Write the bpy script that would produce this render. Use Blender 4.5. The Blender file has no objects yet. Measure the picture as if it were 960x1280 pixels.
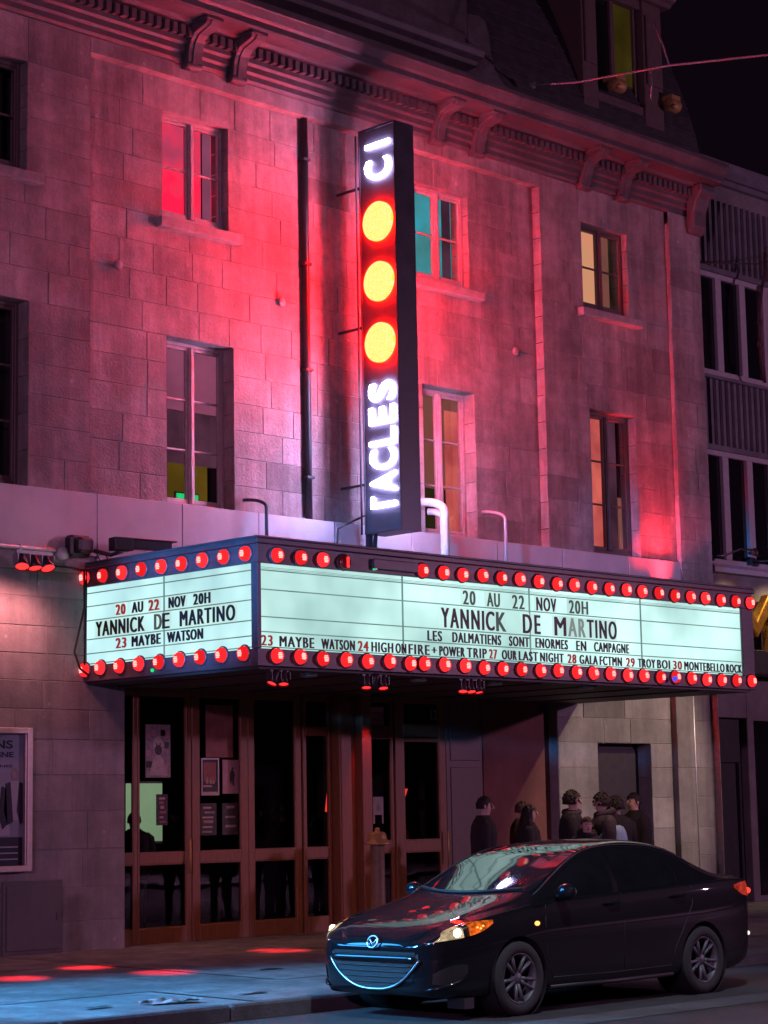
import bpy, bmesh, math, random
import numpy as np
from mathutils import Vector, Matrix
random.seed(7)
R = math.radians
S = bpy.context.scene
COL = S.collection

# ------------------------------------------------------------------ camera
def cam_basis(yaw, pitch, roll):
    yw, p, r = R(yaw), R(pitch), R(roll)
    fw = Vector((math.sin(yw)*math.cos(p), math.cos(yw)*math.cos(p), math.sin(p)))
    rt = Vector((math.cos(yw), -math.sin(yw), 0))
    up = rt.cross(fw)
    return fw, rt*math.cos(r)+up*math.sin(r), -rt*math.sin(r)+up*math.cos(r)
fw, rt, up = cam_basis(44.8312, 8.28155, -1.04886)
cd = bpy.data.cameras.new('camera')
cd.sensor_fit = 'HORIZONTAL'; cd.sensor_width = 36.0; cd.lens = 2600/960*36
cd.clip_start = 0.1; cd.clip_end = 3000
cam = bpy.data.objects.new('camera', cd); COL.objects.link(cam)
m = Matrix.Identity(4)
for i in range(3):
    m[i][0] = rt[i]; m[i][1] = up[i]; m[i][2] = -fw[i]
m[0][3], m[1][3], m[2][3] = 0, 0, 1.74
cam.matrix_world = m
S.camera = cam

# ------------------------------------------------------------------ night sky
w = bpy.data.worlds.new("World"); S.world = w; w.use_nodes = True
nt = w.node_tree; nt.nodes.clear()
sky = nt.nodes.new('ShaderNodeTexSky'); sky.sky_type = 'NISHITA'; sky.sun_disc = False
sky.sun_elevation = R(-4); sky.sun_rotation = R(200)
b1 = nt.nodes.new('ShaderNodeBackground'); b1.inputs['Strength'].default_value = 0.004
nt.links.new(sky.outputs[0], b1.inputs['Color'])
b2 = nt.nodes.new('ShaderNodeBackground'); b2.inputs['Color'].default_value = (0.0032, 0.0013, 0.0034, 1)
b2.inputs['Strength'].default_value = 1.0
ad = nt.nodes.new('ShaderNodeAddShader'); wo = nt.nodes.new('ShaderNodeOutputWorld')
nt.links.new(b1.outputs[0], ad.inputs[0]); nt.links.new(b2.outputs[0], ad.inputs[1]); nt.links.new(ad.outputs[0], wo.inputs[0])

def light(name, kind, loc, energy, color, size=0.2, target=None, cone=40, blend=0.4):
    d = bpy.data.lights.new(name, kind); d.energy = energy; d.color = color
    if kind in ('POINT', 'SPOT'): d.shadow_soft_size = size
    if kind == 'SPOT': d.spot_size = R(cone); d.spot_blend = blend
    o = bpy.data.objects.new(name, d); COL.objects.link(o); o.location = loc
    if target is not None:
        o.rotation_euler = (Vector(target)-Vector(loc)).to_track_quat('-Z', 'Y').to_euler()
    return o
# added street fill, a warm street lamp, shop neon, all outside the frame
light('street_fill', 'POINT', (-6, 3, 6.0), 4300, (0.98, 0.42, 0.90), 0.35)  # magenta ambient fill, added behind the camera to lift the facade
light('street_fill', 'POINT', (36, 0, 6.5), 4200, (0.98, 0.45, 0.88), 0.35)  # second added fill, lifts the neighbour and the right wing
light('street_fill', 'SPOT', (11.5, 7.5, 10.0), 2600, (0.70, 0.80, 1.0), 0.2, (14.8, 11.6, 0), 46, 0.6)  # unseen lamp added overhead to brighten the road more than the car
light('warm_street_light', 'SPOT', (28.4, 13.0, 7.6), 2600, (1.0, 0.72, 0.50), 0.10, (25.9, 20.5, 1.9), 28, 0.5)
light('blue_neon', 'SPOT', (7.5, 17.0, 4.2), 5200, (0.10, 0.42, 0.88), 0.4, (12.5, 15.0, 0.0), 46, 0.5)
light('blue_neon', 'SPOT', (2.0, 14.5, 4.4), 16000, (0.05, 0.36, 1.0), 0.3, (15.2, 18.4, 4.6), 11.5, 0.4)
l = light('blue_shop_sign', 'AREA', (8.6, 19.0, 4.2), 105, (0.04, 0.38, 1.0), target=(11.0, 15.7, 2.6))
l.data.shape = 'RECTANGLE'; l.data.size = 1.5; l.data.size_y = 4.0; l.data.spread = R(75)
S.view_settings.view_transform = 'Standard'; S.view_settings.look = 'None'
S.view_settings.exposure = 0.15; S.view_settings.gamma = 1
S.cycles.use_denoising = True
S.cycles.max_bounces = 6; S.cycles.diffuse_bounces = 3; S.cycles.glossy_bounces = 4
S.cycles.transparent_max_bounces = 12; S.cycles.sample_clamp_indirect = 6
S.cycles.caustics_reflective = False; S.cycles.caustics_refractive = False

# ------------------------------------------------------------------ materials
MATS = {}
def _new(name):
    mt = bpy.data.materials.new(name); mt.use_nodes = True
    n = mt.node_tree; n.nodes.clear(); MATS[name] = mt
    return mt, n, n.nodes, n.links
def pm(name, base, rough=0.6, metal=0.0, nscale=6.0, namt=0.25, bump=0.0, bscale=40.0, coat=0.0, spec=0.5, tone=False, aniso=None, dirt=0.0, streak=0.0):
    mt, n, N, L = _new(name)
    out = N.new('ShaderNodeOutputMaterial'); p = N.new('ShaderNodeBsdfPrincipled')
    L.new(p.outputs[0], out.inputs[0])
    tc = N.new('ShaderNodeTexCoord')
    src = tc.outputs['Object']
    if aniso:
        mp = N.new('ShaderNodeMapping'); mp.inputs['Scale'].default_value = aniso; L.new(src, mp.inputs[0]); src = mp.outputs[0]
    no = N.new('ShaderNodeTexNoise'); no.inputs['Scale'].default_value = nscale; no.inputs['Detail'].default_value = 6
    no.inputs['Roughness'].default_value = 0.65; L.new(src, no.inputs['Vector'])
    mr = N.new('ShaderNodeMapRange'); mr.inputs['From Min'].default_value = 0.25; mr.inputs['From Max'].default_value = 0.75
    mr.inputs['To Min'].default_value = 1-namt; mr.inputs['To Max'].default_value = 1+namt
    L.new(no.outputs['Fac'], mr.inputs['Value'])
    mul = N.new('ShaderNodeVectorMath'); mul.operation = 'SCALE'; mul.inputs[0].default_value = base[:3]
    L.new(mr.outputs[0], mul.inputs['Scale'])
    colo = mul.outputs[0]
    if tone:
        at = N.new('ShaderNodeAttribute'); at.attribute_name = 'tone'
        m2 = N.new('ShaderNodeVectorMath'); m2.operation = 'SCALE'; L.new(colo, m2.inputs[0]); L.new(at.outputs['Fac'], m2.inputs['Scale'])
        colo = m2.outputs[0]
    if dirt:
        d = N.new('ShaderNodeTexNoise'); d.inputs['Scale'].default_value = 0.9; d.inputs['Detail'].default_value = 8; d.inputs['Roughness'].default_value = 0.7
        L.new(tc.outputs['Object'], d.inputs['Vector'])
        r2 = N.new('ShaderNodeMapRange'); r2.inputs['From Min'].default_value = 0.42; r2.inputs['From Max'].default_value = 0.62
        r2.inputs['To Min'].default_value = 1-dirt; r2.inputs['To Max'].default_value = 1.0; L.new(d.outputs['Fac'], r2.inputs['Value'])
        m3 = N.new('ShaderNodeVectorMath'); m3.operation = 'SCALE'; L.new(colo, m3.inputs[0]); L.new(r2.outputs[0], m3.inputs['Scale'])
        colo = m3.outputs[0]
    if streak:
        mps = N.new('ShaderNodeMapping'); mps.inputs['Scale'].default_value = (2.6, 2.6, 0.22); L.new(tc.outputs['Object'], mps.inputs[0])
        ns = N.new('ShaderNodeTexNoise'); ns.inputs['Scale'].default_value = 1.0; ns.inputs['Detail'].default_value = 7; ns.inputs['Roughness'].default_value = 0.72; L.new(mps.outputs[0], ns.inputs['Vector'])
        rs = N.new('ShaderNodeMapRange'); rs.inputs['From Min'].default_value = 0.40; rs.inputs['From Max'].default_value = 0.60; rs.inputs['To Min'].default_value = 1-streak; rs.inputs['To Max'].default_value = 1.05
        L.new(ns.outputs['Fac'], rs.inputs['Value'])
        ch = N.new('ShaderNodeTexVoronoi'); ch.inputs['Scale'].default_value = 3.1; L.new(tc.outputs['Object'], ch.inputs['Vector'])
        cr = N.new('ShaderNodeMapRange'); cr.inputs['From Min'].default_value = 0.03; cr.inputs['From Max'].default_value = 0.10; cr.inputs['To Min'].default_value = 1.45; cr.inputs['To Max'].default_value = 1.0
        L.new(ch.outputs['Distance'], cr.inputs['Value'])
        mm_ = N.new('ShaderNodeMath'); mm_.operation = 'MULTIPLY'; L.new(rs.outputs[0], mm_.inputs[0]); L.new(cr.outputs[0], mm_.inputs[1])
        m4 = N.new('ShaderNodeVectorMath'); m4.operation = 'SCALE'; L.new(colo, m4.inputs[0]); L.new(mm_.outputs[0], m4.inputs['Scale']); colo = m4.outputs[0]
    L.new(colo, p.inputs['Base Color'])
    r3 = N.new('ShaderNodeMapRange'); r3.inputs['To Min'].default_value = max(0.02, rough*0.8); r3.inputs['To Max'].default_value = min(1, rough*1.2)
    L.new(no.outputs['Fac'], r3.inputs['Value']); L.new(r3.outputs[0], p.inputs['Roughness'])
    p.inputs['Metallic'].default_value = metal
    p.inputs['Specular IOR Level'].default_value = spec
    p.inputs['Coat Weight'].default_value = coat; p.inputs['Coat Roughness'].default_value = 0.03
    if bump:
        b = N.new('ShaderNodeTexNoise'); b.inputs['Scale'].default_value = bscale; b.inputs['Detail'].default_value = 5
        L.new(src, b.inputs['Vector'])
        bp = N.new('ShaderNodeBump'); bp.inputs['Strength'].default_value = bump; bp.inputs['Distance'].default_value = 0.02
        L.new(b.outputs['Fac'], bp.inputs['Height']); L.new(bp.outputs[0], p.inputs['Normal'])
    return mt
def em(name, col, strength=1.0, nscale=0.0, lo=0.6, hi=1.0, col2=None):
    mt, n, N, L = _new(name)
    out = N.new('ShaderNodeOutputMaterial'); e = N.new('ShaderNodeEmission'); L.new(e.outputs[0], out.inputs[0])
    e.inputs['Color'].default_value = (*col, 1); e.inputs['Strength'].default_value = strength
    if nscale:
        tc = N.new('ShaderNodeTexCoord'); no = N.new('ShaderNodeTexNoise'); no.inputs['Scale'].default_value = nscale
        no.inputs['Detail'].default_value = 3; L.new(tc.outputs['Object'], no.inputs['Vector'])
        mr = N.new('ShaderNodeMapRange'); mr.inputs['From Min'].default_value = 0.3; mr.inputs['From Max'].default_value = 0.7
        mr.inputs['To Min'].default_value = lo*strength; mr.inputs['To Max'].default_value = hi*strength
        L.new(no.outputs['Fac'], mr.inputs['Value']); L.new(mr.outputs[0], e.inputs['Strength'])
        if col2:
            mx = N.new('ShaderNodeMix'); mx.data_type = 'RGBA'; mx.inputs[6].default_value = (*col, 1); mx.inputs[7].default_value = (*col2, 1)
            r2 = N.new('ShaderNodeMapRange'); r2.inputs['From Min'].default_value = 0.35; r2.inputs['From Max'].default_value = 0.65
            L.new(no.outputs['Fac'], r2.inputs['Value']); L.new(r2.outputs[0], mx.inputs[0]); L.new(mx.outputs[2], e.inputs['Color'])
    return mt
def glass(name, tint=(0.8, 0.8, 0.82), rough=0.015, base=0.06):
    mt, n, N, L = _new(name)
    out = N.new('ShaderNodeOutputMaterial'); mx = N.new('ShaderNodeMixShader'); L.new(mx.outputs[0], out.inputs[0])
    t = N.new('ShaderNodeBsdfTransparent'); t.inputs[0].default_value = (*tint, 1)
    g = N.new('ShaderNodeBsdfGlossy'); g.inputs['Roughness'].default_value = rough
    f = N.new('ShaderNodeFresnel'); ge = N.new('ShaderNodeNewGeometry'); io = N.new('ShaderNodeMapRange'); io.inputs['To Min'].default_value = 1.5; io.inputs['To Max'].default_value = 1/1.5; L.new(ge.outputs['Backfacing'], io.inputs['Value']); L.new(io.outputs[0], f.inputs['IOR'])
    tc = N.new('ShaderNodeTexCoord'); no = N.new('ShaderNodeTexNoise'); no.inputs['Scale'].default_value = 1.6; L.new(tc.outputs['Object'], no.inputs['Vector'])
    bp = N.new('ShaderNodeBump'); bp.inputs['Strength'].default_value = 0.03; bp.inputs['Distance'].default_value = 0.05
    L.new(no.outputs['Fac'], bp.inputs['Height']); L.new(bp.outputs[0], g.inputs['Normal'])
    mp = N.new('ShaderNodeMath'); mp.operation = 'ADD'; mp.inputs[1].default_value = base; L.new(f.outputs[0], mp.inputs[0])
    L.new(mp.outputs[0], mx.inputs[0]); L.new(t.outputs[0], mx.inputs[1]); L.new(g.outputs[0], mx.inputs[2])
    return mt

pm('stone', (0.33, 0.30, 0.29), 0.85, nscale=7, namt=0.22, bump=0.5, bscale=28, tone=True, dirt=0.35, spec=0.3, streak=0.30)
pm('ashlar', (0.26, 0.25, 0.26), 0.8, nscale=5, namt=0.16, bump=0.3, bscale=35, tone=True, dirt=0.25, spec=0.3, streak=0.22)
pm('mortar', (0.23, 0.21, 0.20), 0.95, nscale=14, namt=0.3)
pm('trim_stone', (0.31, 0.28, 0.275), 0.8, nscale=9, namt=0.25, bump=0.4, bscale=30, dirt=0.3, spec=0.3)
pm('cornice_paint', (0.085, 0.07, 0.075), 0.6, nscale=8, namt=0.3, bump=0.2, bscale=24, dirt=0.4)
pm('slate', (0.035, 0.033, 0.037), 0.6, nscale=5, namt=0.4, bump=0.5, bscale=14)
pm('fascia_metal', (0.42, 0.41, 0.43), 0.45, nscale=1.6, namt=0.10, aniso=(1, 1, 0.4), dirt=0.15)
pm('frame_paint', (0.34, 0.29, 0.29), 0.5, nscale=12, namt=0.2, bump=0.15)
pm('frame_brown', (0.10, 0.065, 0.06), 0.5, nscale=12, namt=0.2)
pm('dark_metal', (0.03, 0.03, 0.034), 0.42, metal=0.2, nscale=9, namt=0.3)
pm('black_paint', (0.016, 0.016, 0.018), 0.45, nscale=9, namt=0.3)
pm('sign_face', (0.06, 0.057, 0.07), 0.5, nscale=3, namt=0.25, dirt=0.2)
pm('sign_black', (0.045, 0.042, 0.055), 0.42, nscale=3, namt=0.25, dirt=0.2)
pm('marquee_frame', (0.10, 0.085, 0.105), 0.45, nscale=4, namt=0.3, aniso=(1, 1, 5), dirt=0.3)
pm('soffit_paint', (0.05, 0.045, 0.05), 0.6, nscale=3, namt=0.3, dirt=0.3)
pm('galv', (0.42, 0.42, 0.46), 0.4, metal=0.6, nscale=16, namt=0.2)
pm('pale_paint', (0.55, 0.53, 0.52), 0.5, nscale=14, namt=0.15)
pm('door_wood', (0.17, 0.065, 0.03), 0.5, nscale=5, namt=0.35, aniso=(8, 8, 0.7), bump=0.15, bscale=30)
pm('threshold', (0.30, 0.26, 0.24), 0.5, metal=0.3, nscale=16, namt=0.3)
pm('interior', (0.02, 0.018, 0.02), 0.9, nscale=3, namt=0.4)
pm('maroon_wall', (0.16, 0.055, 0.05), 0.8, nscale=4, namt=0.25, bump=0.2, dirt=0.3)
pm('hatch_grey', (0.085, 0.08, 0.09), 0.6, nscale=8, namt=0.2, bump=0.1)
pm('concrete', (0.22, 0.22, 0.225), 0.85, nscale=2.2, namt=0.2, bump=0.35, bscale=60, dirt=0.3, spec=0.3)
pm('curb', (0.10, 0.10, 0.105), 0.9, nscale=7, namt=0.25, bump=0.4, bscale=50, dirt=0.4)
pm('asphalt', (0.05, 0.05, 0.052), 0.75, nscale=3, namt=0.35, bump=0.6, bscale=110, dirt=0.35)
pm('earth', (0.05, 0.045, 0.04), 0.9, nscale=1, namt=0.3)
pm('neighbour_metal', (0.16, 0.15, 0.17), 0.5, metal=0.2, nscale=5, namt=0.2, dirt=0.3)
pm('neighbour_frame', (0.34, 0.31, 0.33), 0.5, nscale=9, namt=0.15)
pm('neighbour_stone', (0.17, 0.15, 0.15), 0.7, nscale=3, namt=0.25, bump=0.2, dirt=0.3)
pm('gold', (0.75, 0.42, 0.08), 0.28, metal=0.9, nscale=10, namt=0.2)
pm('dark_glass', (0.008, 0.008, 0.010), 0.04, nscale=3, namt=0.3, spec=0.8)
pm('lettering_black', (0.010, 0.010, 0.012), 0.5, nscale=9, namt=0.2)
pm('rubber', (0.02, 0.02, 0.02), 0.85, nscale=14, namt=0.3, bump=0.3, bscale=80)
pm('alloy', (0.10, 0.10, 0.11), 0.5, metal=0.5, nscale=10, namt=0.15)
pm('car_paint', (0.006, 0.006, 0.008), 0.5, metal=0.0, nscale=300, namt=0.15, coat=0.8, spec=0.03)
pm('car_trim', (0.012, 0.012, 0.013), 0.55, nscale=60, namt=0.3)
pm('car_mesh', (0.02, 0.02, 0.022), 0.5, nscale=60, namt=0.3, bump=0.6, bscale=140)
pm('chrome', (0.55, 0.56, 0.58), 0.30, metal=1.0, nscale=20, namt=0.05)
pm('reflector', (0.8, 0.78, 0.72), 0.18, metal=1.0, nscale=40, namt=0.1)
pm('skin', (0.60, 0.40, 0.32), 0.55, nscale=30, namt=0.08)
pm('coat_black', (0.014, 0.013, 0.016), 0.9, nscale=20, namt=0.4, bump=0.3, bscale=60)
pm('coat_grey', (0.05, 0.045, 0.05), 0.9, nscale=20, namt=0.4, bump=0.3, bscale=60)
pm('coat_brown', (0.07, 0.045, 0.035), 0.9, nscale=20, namt=0.4, bump=0.3, bscale=60)
pm('jeans', (0.022, 0.025, 0.045), 0.9, nscale=30, namt=0.3)
pm('shoe', (0.02, 0.018, 0.018), 0.6, nscale=20, namt=0.3)
pm('hair_dark', (0.012, 0.008, 0.007), 0.6, nscale=60, namt=0.5, bump=0.8, bscale=90, aniso=(1, 1, 0.3))
pm('hair_brown', (0.05, 0.028, 0.018), 0.6, nscale=60, namt=0.5, bump=0.8, bscale=90, aniso=(1, 1, 0.3))
pm('eye', (0.05, 0.03, 0.03), 0.2, nscale=10, namt=0.1)
pm('lips', (0.30, 0.12, 0.10), 0.5, nscale=10, namt=0.1)
pm('scarf_blue', (0.30, 0.50, 0.66), 0.9, nscale=30, namt=0.2, bump=0.3)
pm('brass', (0.45, 0.27, 0.10), 0.45, metal=0.4, nscale=14, namt=0.25)
pm('bollard_paint', (0.20, 0.13, 0.07), 0.55, nscale=14, namt=0.25)
pm('paper_white', (0.55, 0.50, 0.50), 0.7, nscale=20, namt=0.08)
pm('poster_grey', (0.40, 0.33, 0.34), 0.6, nscale=16, namt=0.5)
pm('poster_face', (0.62, 0.52, 0.50), 0.6, nscale=12, namt=0.3)
pm('poster_red', (0.42, 0.16, 0.13), 0.6, nscale=6, namt=0.45)
pm('poster_pink', (0.62, 0.36, 0.40), 0.6, nscale=9, namt=0.2)
pm('poster_dark', (0.08, 0.07, 0.075), 0.6, nscale=14, namt=0.6)
pm('poster_cream', (0.6, 0.46, 0.35), 0.6, nscale=9, namt=0.2)
pm('poster_blue', (0.36, 0.40, 0.50), 0.5, nscale=3, namt=0.18)
pm('poster_navy', (0.03, 0.035, 0.06), 0.5, nscale=9, namt=0.2)
pm('poster_pale', (0.55, 0.55, 0.60), 0.5, nscale=6, namt=0.15)
pm('case_frame', (0.42, 0.37, 0.35), 0.4, metal=0.3, nscale=14, namt=0.15)
pm('litter', (0.34, 0.37, 0.38), 0.5, nscale=30, namt=0.2)
pm('red_panel', (0.35, 0.03, 0.03), 0.6, nscale=9, namt=0.2)
pm('cable_grey', (0.16, 0.16, 0.17), 0.7, nscale=14, namt=0.2)
pm('plastic_lamp', (0.30, 0.28, 0.29), 0.4, metal=0.5, nscale=14, namt=0.2)
pm('cap_glass_red', (0.25, 0.01, 0.01), 0.3, nscale=9, namt=0.1)

em('panel_light', (0.53, 0.86, 0.82), 1.0, nscale=0.75, lo=0.62, hi=1.25, col2=(0.60, 0.90, 0.86))
em('panel_side_light', (0.47, 0.82, 0.86), 1.0, nscale=0.75, lo=0.62, hi=1.25, col2=(0.56, 0.86, 0.88))
em('plate_light', (0.60, 0.90, 0.86), 1.0, nscale=2.0, lo=0.75, hi=1.0)
em('red_numeral', (0.28, 0.03, 0.035), 1.0)  # translucent letters: panel backlight put into their emission, next two as well
em('faded_letter', (0.22, 0.26, 0.25), 0.9)
em('ghost_letter', (0.07, 0.09, 0.09), 0.9)
em('letter_white', (0.54, 0.48, 1.0), 118.0)
em('spot_red', (1.0, 0.02, 0.02), 3.0)
em('led_core', (1.0, 0.46, 0.42), 1.6)
em('lamp_white', (1.0, 0.92, 0.80), 2.0)
em('headlamp', (1.0, 0.82, 0.55), 16.0)
em('headlamp_soft', (0.95, 0.70, 0.42), 0.75, nscale=14, lo=0.3, hi=1.2)
em('indicator', (1.0, 0.16, 0.015), 0.75, nscale=26, lo=0.25, hi=1.7)
em('indicator_hot', (1.0, 0.45, 0.10), 2.0)
em('tail_red', (0.55, 0.045, 0.03), 0.7, nscale=16, lo=0.3, hi=1.2)
em('tail_hot', (1.0, 0.05, 0.03), 1.6)
em('led_green', (0.02, 0.75, 0.22), 1.0)
em('led_blue', (0.05, 0.10, 1.0), 1.0)
em('screen_green', (0.20, 0.30, 0.17), 1.0, nscale=1.2, lo=0.8, hi=1.1)
em('neon_red', (1.0, 0.05, 0.03), 0.95)
em('glow_red', (0.62, 0.06, 0.14), 1.3, nscale=1.7, lo=0.7, hi=1.25, col2=(1.0, 0.012, 0.06))  # window light painted as emission on the hangings, this and the next eight
em('glow_teal', (0.10, 0.40, 0.42), 1.0, nscale=1.5, lo=0.6, hi=1.2, col2=(0.03, 0.42, 0.55))
em('glow_warm', (0.85, 0.44, 0.22), 1.0, nscale=1.6, lo=0.8, hi=1.15, col2=(0.80, 0.30, 0.17))
em('glow_beige', (0.32, 0.12, 0.09), 1.0, nscale=1.4, lo=0.6, hi=1.1, col2=(0.22, 0.06, 0.05))
em('glow_orange', (0.60, 0.085, 0.09), 1.0, nscale=1.6, lo=0.7, hi=1.2, col2=(0.74, 0.14, 0.11))  # red flood reflected in the panes is put into this emission
em('glow_dusk', (0.10, 0.032, 0.06), 1.0, nscale=1.8, lo=0.5, hi=1.2)
em('glow_mauve', (0.32, 0.075, 0.15), 1.0, nscale=1.5, lo=0.7, hi=1.1)
em('glow_ochre', (0.15, 0.085, 0.01), 1.0, nscale=1.5, lo=0.5, hi=1.0)
em('glow_olive', (0.035, 0.027, 0.010), 1.0, nscale=2.5, lo=0.3, hi=1.0)
em('painted_glint', (1.0, 0.95, 0.85), 1.2)  # white glint on the car's rear reflectors, painted as emission
glass('pane_glass', (0.78, 0.78, 0.80))
glass('door_glass', (0.82, 0.82, 0.84), base=0.02)
glass('lens_glass', (0.97, 0.97, 0.97), base=0.03)

# led discs: dense red and amber diodes
mt, n, N, L = _new('led_disc')
out = N.new('ShaderNodeOutputMaterial'); e = N.new('ShaderNodeEmission'); L.new(e.outputs[0], out.inputs[0])
tc = N.new('ShaderNodeTexCoord'); mp = N.new('ShaderNodeMapping'); mp.inputs['Scale'].default_value = (1, 38, 38); L.new(tc.outputs['Object'], mp.inputs[0])
vo = N.new('ShaderNodeTexVoronoi'); vo.inputs['Scale'].default_value = 1.0; vo.inputs['Randomness'].default_value = 0.25; L.new(mp.outputs[0], vo.inputs['Vector'])
mr = N.new('ShaderNodeMapRange'); mr.inputs['From Min'].default_value = 0.15; mr.inputs['From Max'].default_value = 0.6; L.new(vo.outputs['Distance'], mr.inputs['Value'])
mx = N.new('ShaderNodeMix'); mx.data_type = 'RGBA'; mx.inputs[6].default_value = (210, 1.0, 0.62, 1); mx.inputs[7].default_value = (185, 0.80, 0.03, 1)
L.new(mr.outputs[0], mx.inputs[0]); L.new(mx.outputs[2], e.inputs['Color'])
# marquee bulbs: red lens, hot in the middle
for bname, bk in (('bulb_red', 1.0), ('bulb_red_dim', 0.62), ('bulb_red_hot', 1.45)):
  mt, n, N, L = _new(bname)
  out = N.new('ShaderNodeOutputMaterial'); e = N.new('ShaderNodeEmission'); L.new(e.outputs[0], out.inputs[0])
  tc = N.new('ShaderNodeTexCoord'); ln = N.new('ShaderNodeVectorMath'); ln.operation = 'LENGTH'; L.new(tc.outputs['Object'], ln.inputs[0])
  mr = N.new('ShaderNodeMapRange'); mr.inputs['From Min'].default_value = 0.04; mr.inputs['From Max'].default_value = 0.115
  mr.inputs['To Min'].default_value = 2.1*bk; mr.inputs['To Max'].default_value = 0.9*bk; L.new(ln.outputs['Value'], mr.inputs['Value'])
  e.inputs['Color'].default_value = (1, 0.018, 0.022, 1); L.new(mr.outputs[0], e.inputs['Strength'])

# ------------------------------------------------------------------ mesh helpers
WL = {}
def tag(o, label=None, cat=None, group=None, kind=None):
    if label: o['label'] = label
    if cat: o['category'] = cat
    if group: o['group'] = group
    if kind: o['kind'] = kind
    return o
def thing(name, label, cat, loc=(0, 0, 0), group=None):
    o = bpy.data.objects.new(name, None); COL.objects.link(o); o.location = loc; o.empty_display_size = 0.2
    WL[o.name] = Vector(loc)
    return tag(o, label, cat, group)
class MB:
    def __init__(s): s.v = []; s.f = []; s.m = []; s.s = []; s.t = []
    def add(s, vs, fs, mi=0, sm=False, tone=1.0):
        b = len(s.v); s.v += [tuple(p) for p in vs]
        for f in fs:
            s.f.append([b+i for i in f]); s.m.append(mi); s.s.append(sm); s.t.append(tone)
        return s
    def box(s, x0, x1, y0, y1, z0, z1, mi=0, tone=1.0):
        if x0 > x1: x0, x1 = x1, x0
        if y0 > y1: y0, y1 = y1, y0
        if z0 > z1: z0, z1 = z1, z0
        return s.add([(x0,y0,z0),(x1,y0,z0),(x1,y1,z0),(x0,y1,z0),(x0,y0,z1),(x1,y0,z1),(x1,y1,z1),(x0,y1,z1)],
                     [(0,3,2,1),(4,5,6,7),(0,1,5,4),(1,2,6,5),(2,3,7,6),(3,0,4,7)], mi, False, tone)
    def obox(s, c, d, size, mi=0, upv=(0, 0, 1)):
        d = Vector(d).normalized(); a = d.cross(Vector(upv)); a = a.normalized() if a.length > 1e-5 else Vector((1,0,0)); b = a.cross(d)
        c = Vector(c); vs = []
        for k in (-1, 1):
            for j in (-1, 1):
                for i in (-1, 1):
                    vs.append(c+d*(i*size[0]/2)+a*(j*size[1]/2)+b*(k*size[2]/2))
        return s.add(vs, [(0,2,3,1),(4,5,7,6),(0,1,5,4),(1,3,7,5),(3,2,6,7),(2,0,4,6)], mi)
    def tube(s, pts, r, n=8, mi=0, caps=True, sm=True):
        pts = [Vector(p) for p in pts]; k = len(pts); rs = r if isinstance(r, (list, tuple)) else [r]*k
        t0 = (pts[1]-pts[0]).normalized(); ref = Vector((0, 0, 1)) if abs(t0.z) < 0.9 else Vector((1, 0, 0))
        vs = []; a = t0.cross(ref).normalized()
        for i in range(k):
            t = (pts[min(i+1, k-1)]-pts[max(i-1, 0)]).normalized()
            a = (a-t*a.dot(t)); a = a.normalized() if a.length > 1e-6 else t.cross(ref).normalized()
            b = t.cross(a)
            for j in range(n):
                th = 2*math.pi*j/n; vs.append(pts[i]+(a*math.cos(th)+b*math.sin(th))*rs[i])
        fs = [(i*n+j, i*n+(j+1) % n, (i+1)*n+(j+1) % n, (i+1)*n+j) for i in range(k-1) for j in range(n)]
        s.add(vs, fs, mi, sm)
        if caps:
            b = len(s.v)-k*n
            s.f.append([b+j for j in range(n)][::-1]); s.m.append(mi); s.s.append(False); s.t.append(1)
            s.f.append([b+(k-1)*n+j for j in range(n)]); s.m.append(mi); s.s.append(False); s.t.append(1)
        return s
    def lathe(s, prof, c, axis, n=24, mi=0, sm=True):
        ax = Vector(axis).normalized(); ref = Vector((0, 0, 1)) if abs(ax.z) < 0.9 else Vector((1, 0, 0))
        a = ax.cross(ref).normalized(); b = ax.cross(a); c = Vector(c); vs = []
        for (r, h) in prof:
            for j in range(n):
                th = 2*math.pi*j/n; vs.append(c+ax*h+(a*math.cos(th)+b*math.sin(th))*r)
        k = len(prof)
        return s.add(vs, [(i*n+j, i*n+(j+1) % n, (i+1)*n+(j+1) % n, (i+1)*n+j) for i in range(k-1) for j in range(n)], mi, sm)
    def prism(s, poly, axis, a0, a1, mi=0, tone=1.0):
        def P(p, a):
            return (a, p[0], p[1]) if axis == 'x' else ((p[0], a, p[1]) if axis == 'y' else (p[0], p[1], a))
        k = len(poly); vs = [P(p, a0) for p in poly]+[P(p, a1) for p in poly]
        return s.add(vs, [tuple(range(k))[::-1], tuple(range(k, 2*k))]+[(i, (i+1) % k, k+(i+1) % k, k+i) for i in range(k)], mi, False, tone)
    def grid(s, rows, mi=0, sm=True):
        k = len(rows[0]); vs = [p for r in rows for p in r]
        return s.add(vs, [(i*k+j, i*k+j+1, (i+1)*k+j+1, (i+1)*k+j) for i in range(len(rows)-1) for j in range(k-1)], mi, sm)
    def ball(s, c, r, mi=0, nu=14, nv=10):
        c = Vector(c); rr = r if isinstance(r, (tuple, list)) else (r, r, r); rows = []
        for i in range(nv+1):
            ph = math.pi*i/nv
            rows.append([(c.x+rr[0]*math.sin(ph)*math.cos(2*math.pi*j/nu), c.y+rr[1]*math.sin(ph)*math.sin(2*math.pi*j/nu), c.z+rr[2]*math.cos(ph)) for j in range(nu+1)])
        return s.grid(rows, mi)
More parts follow.
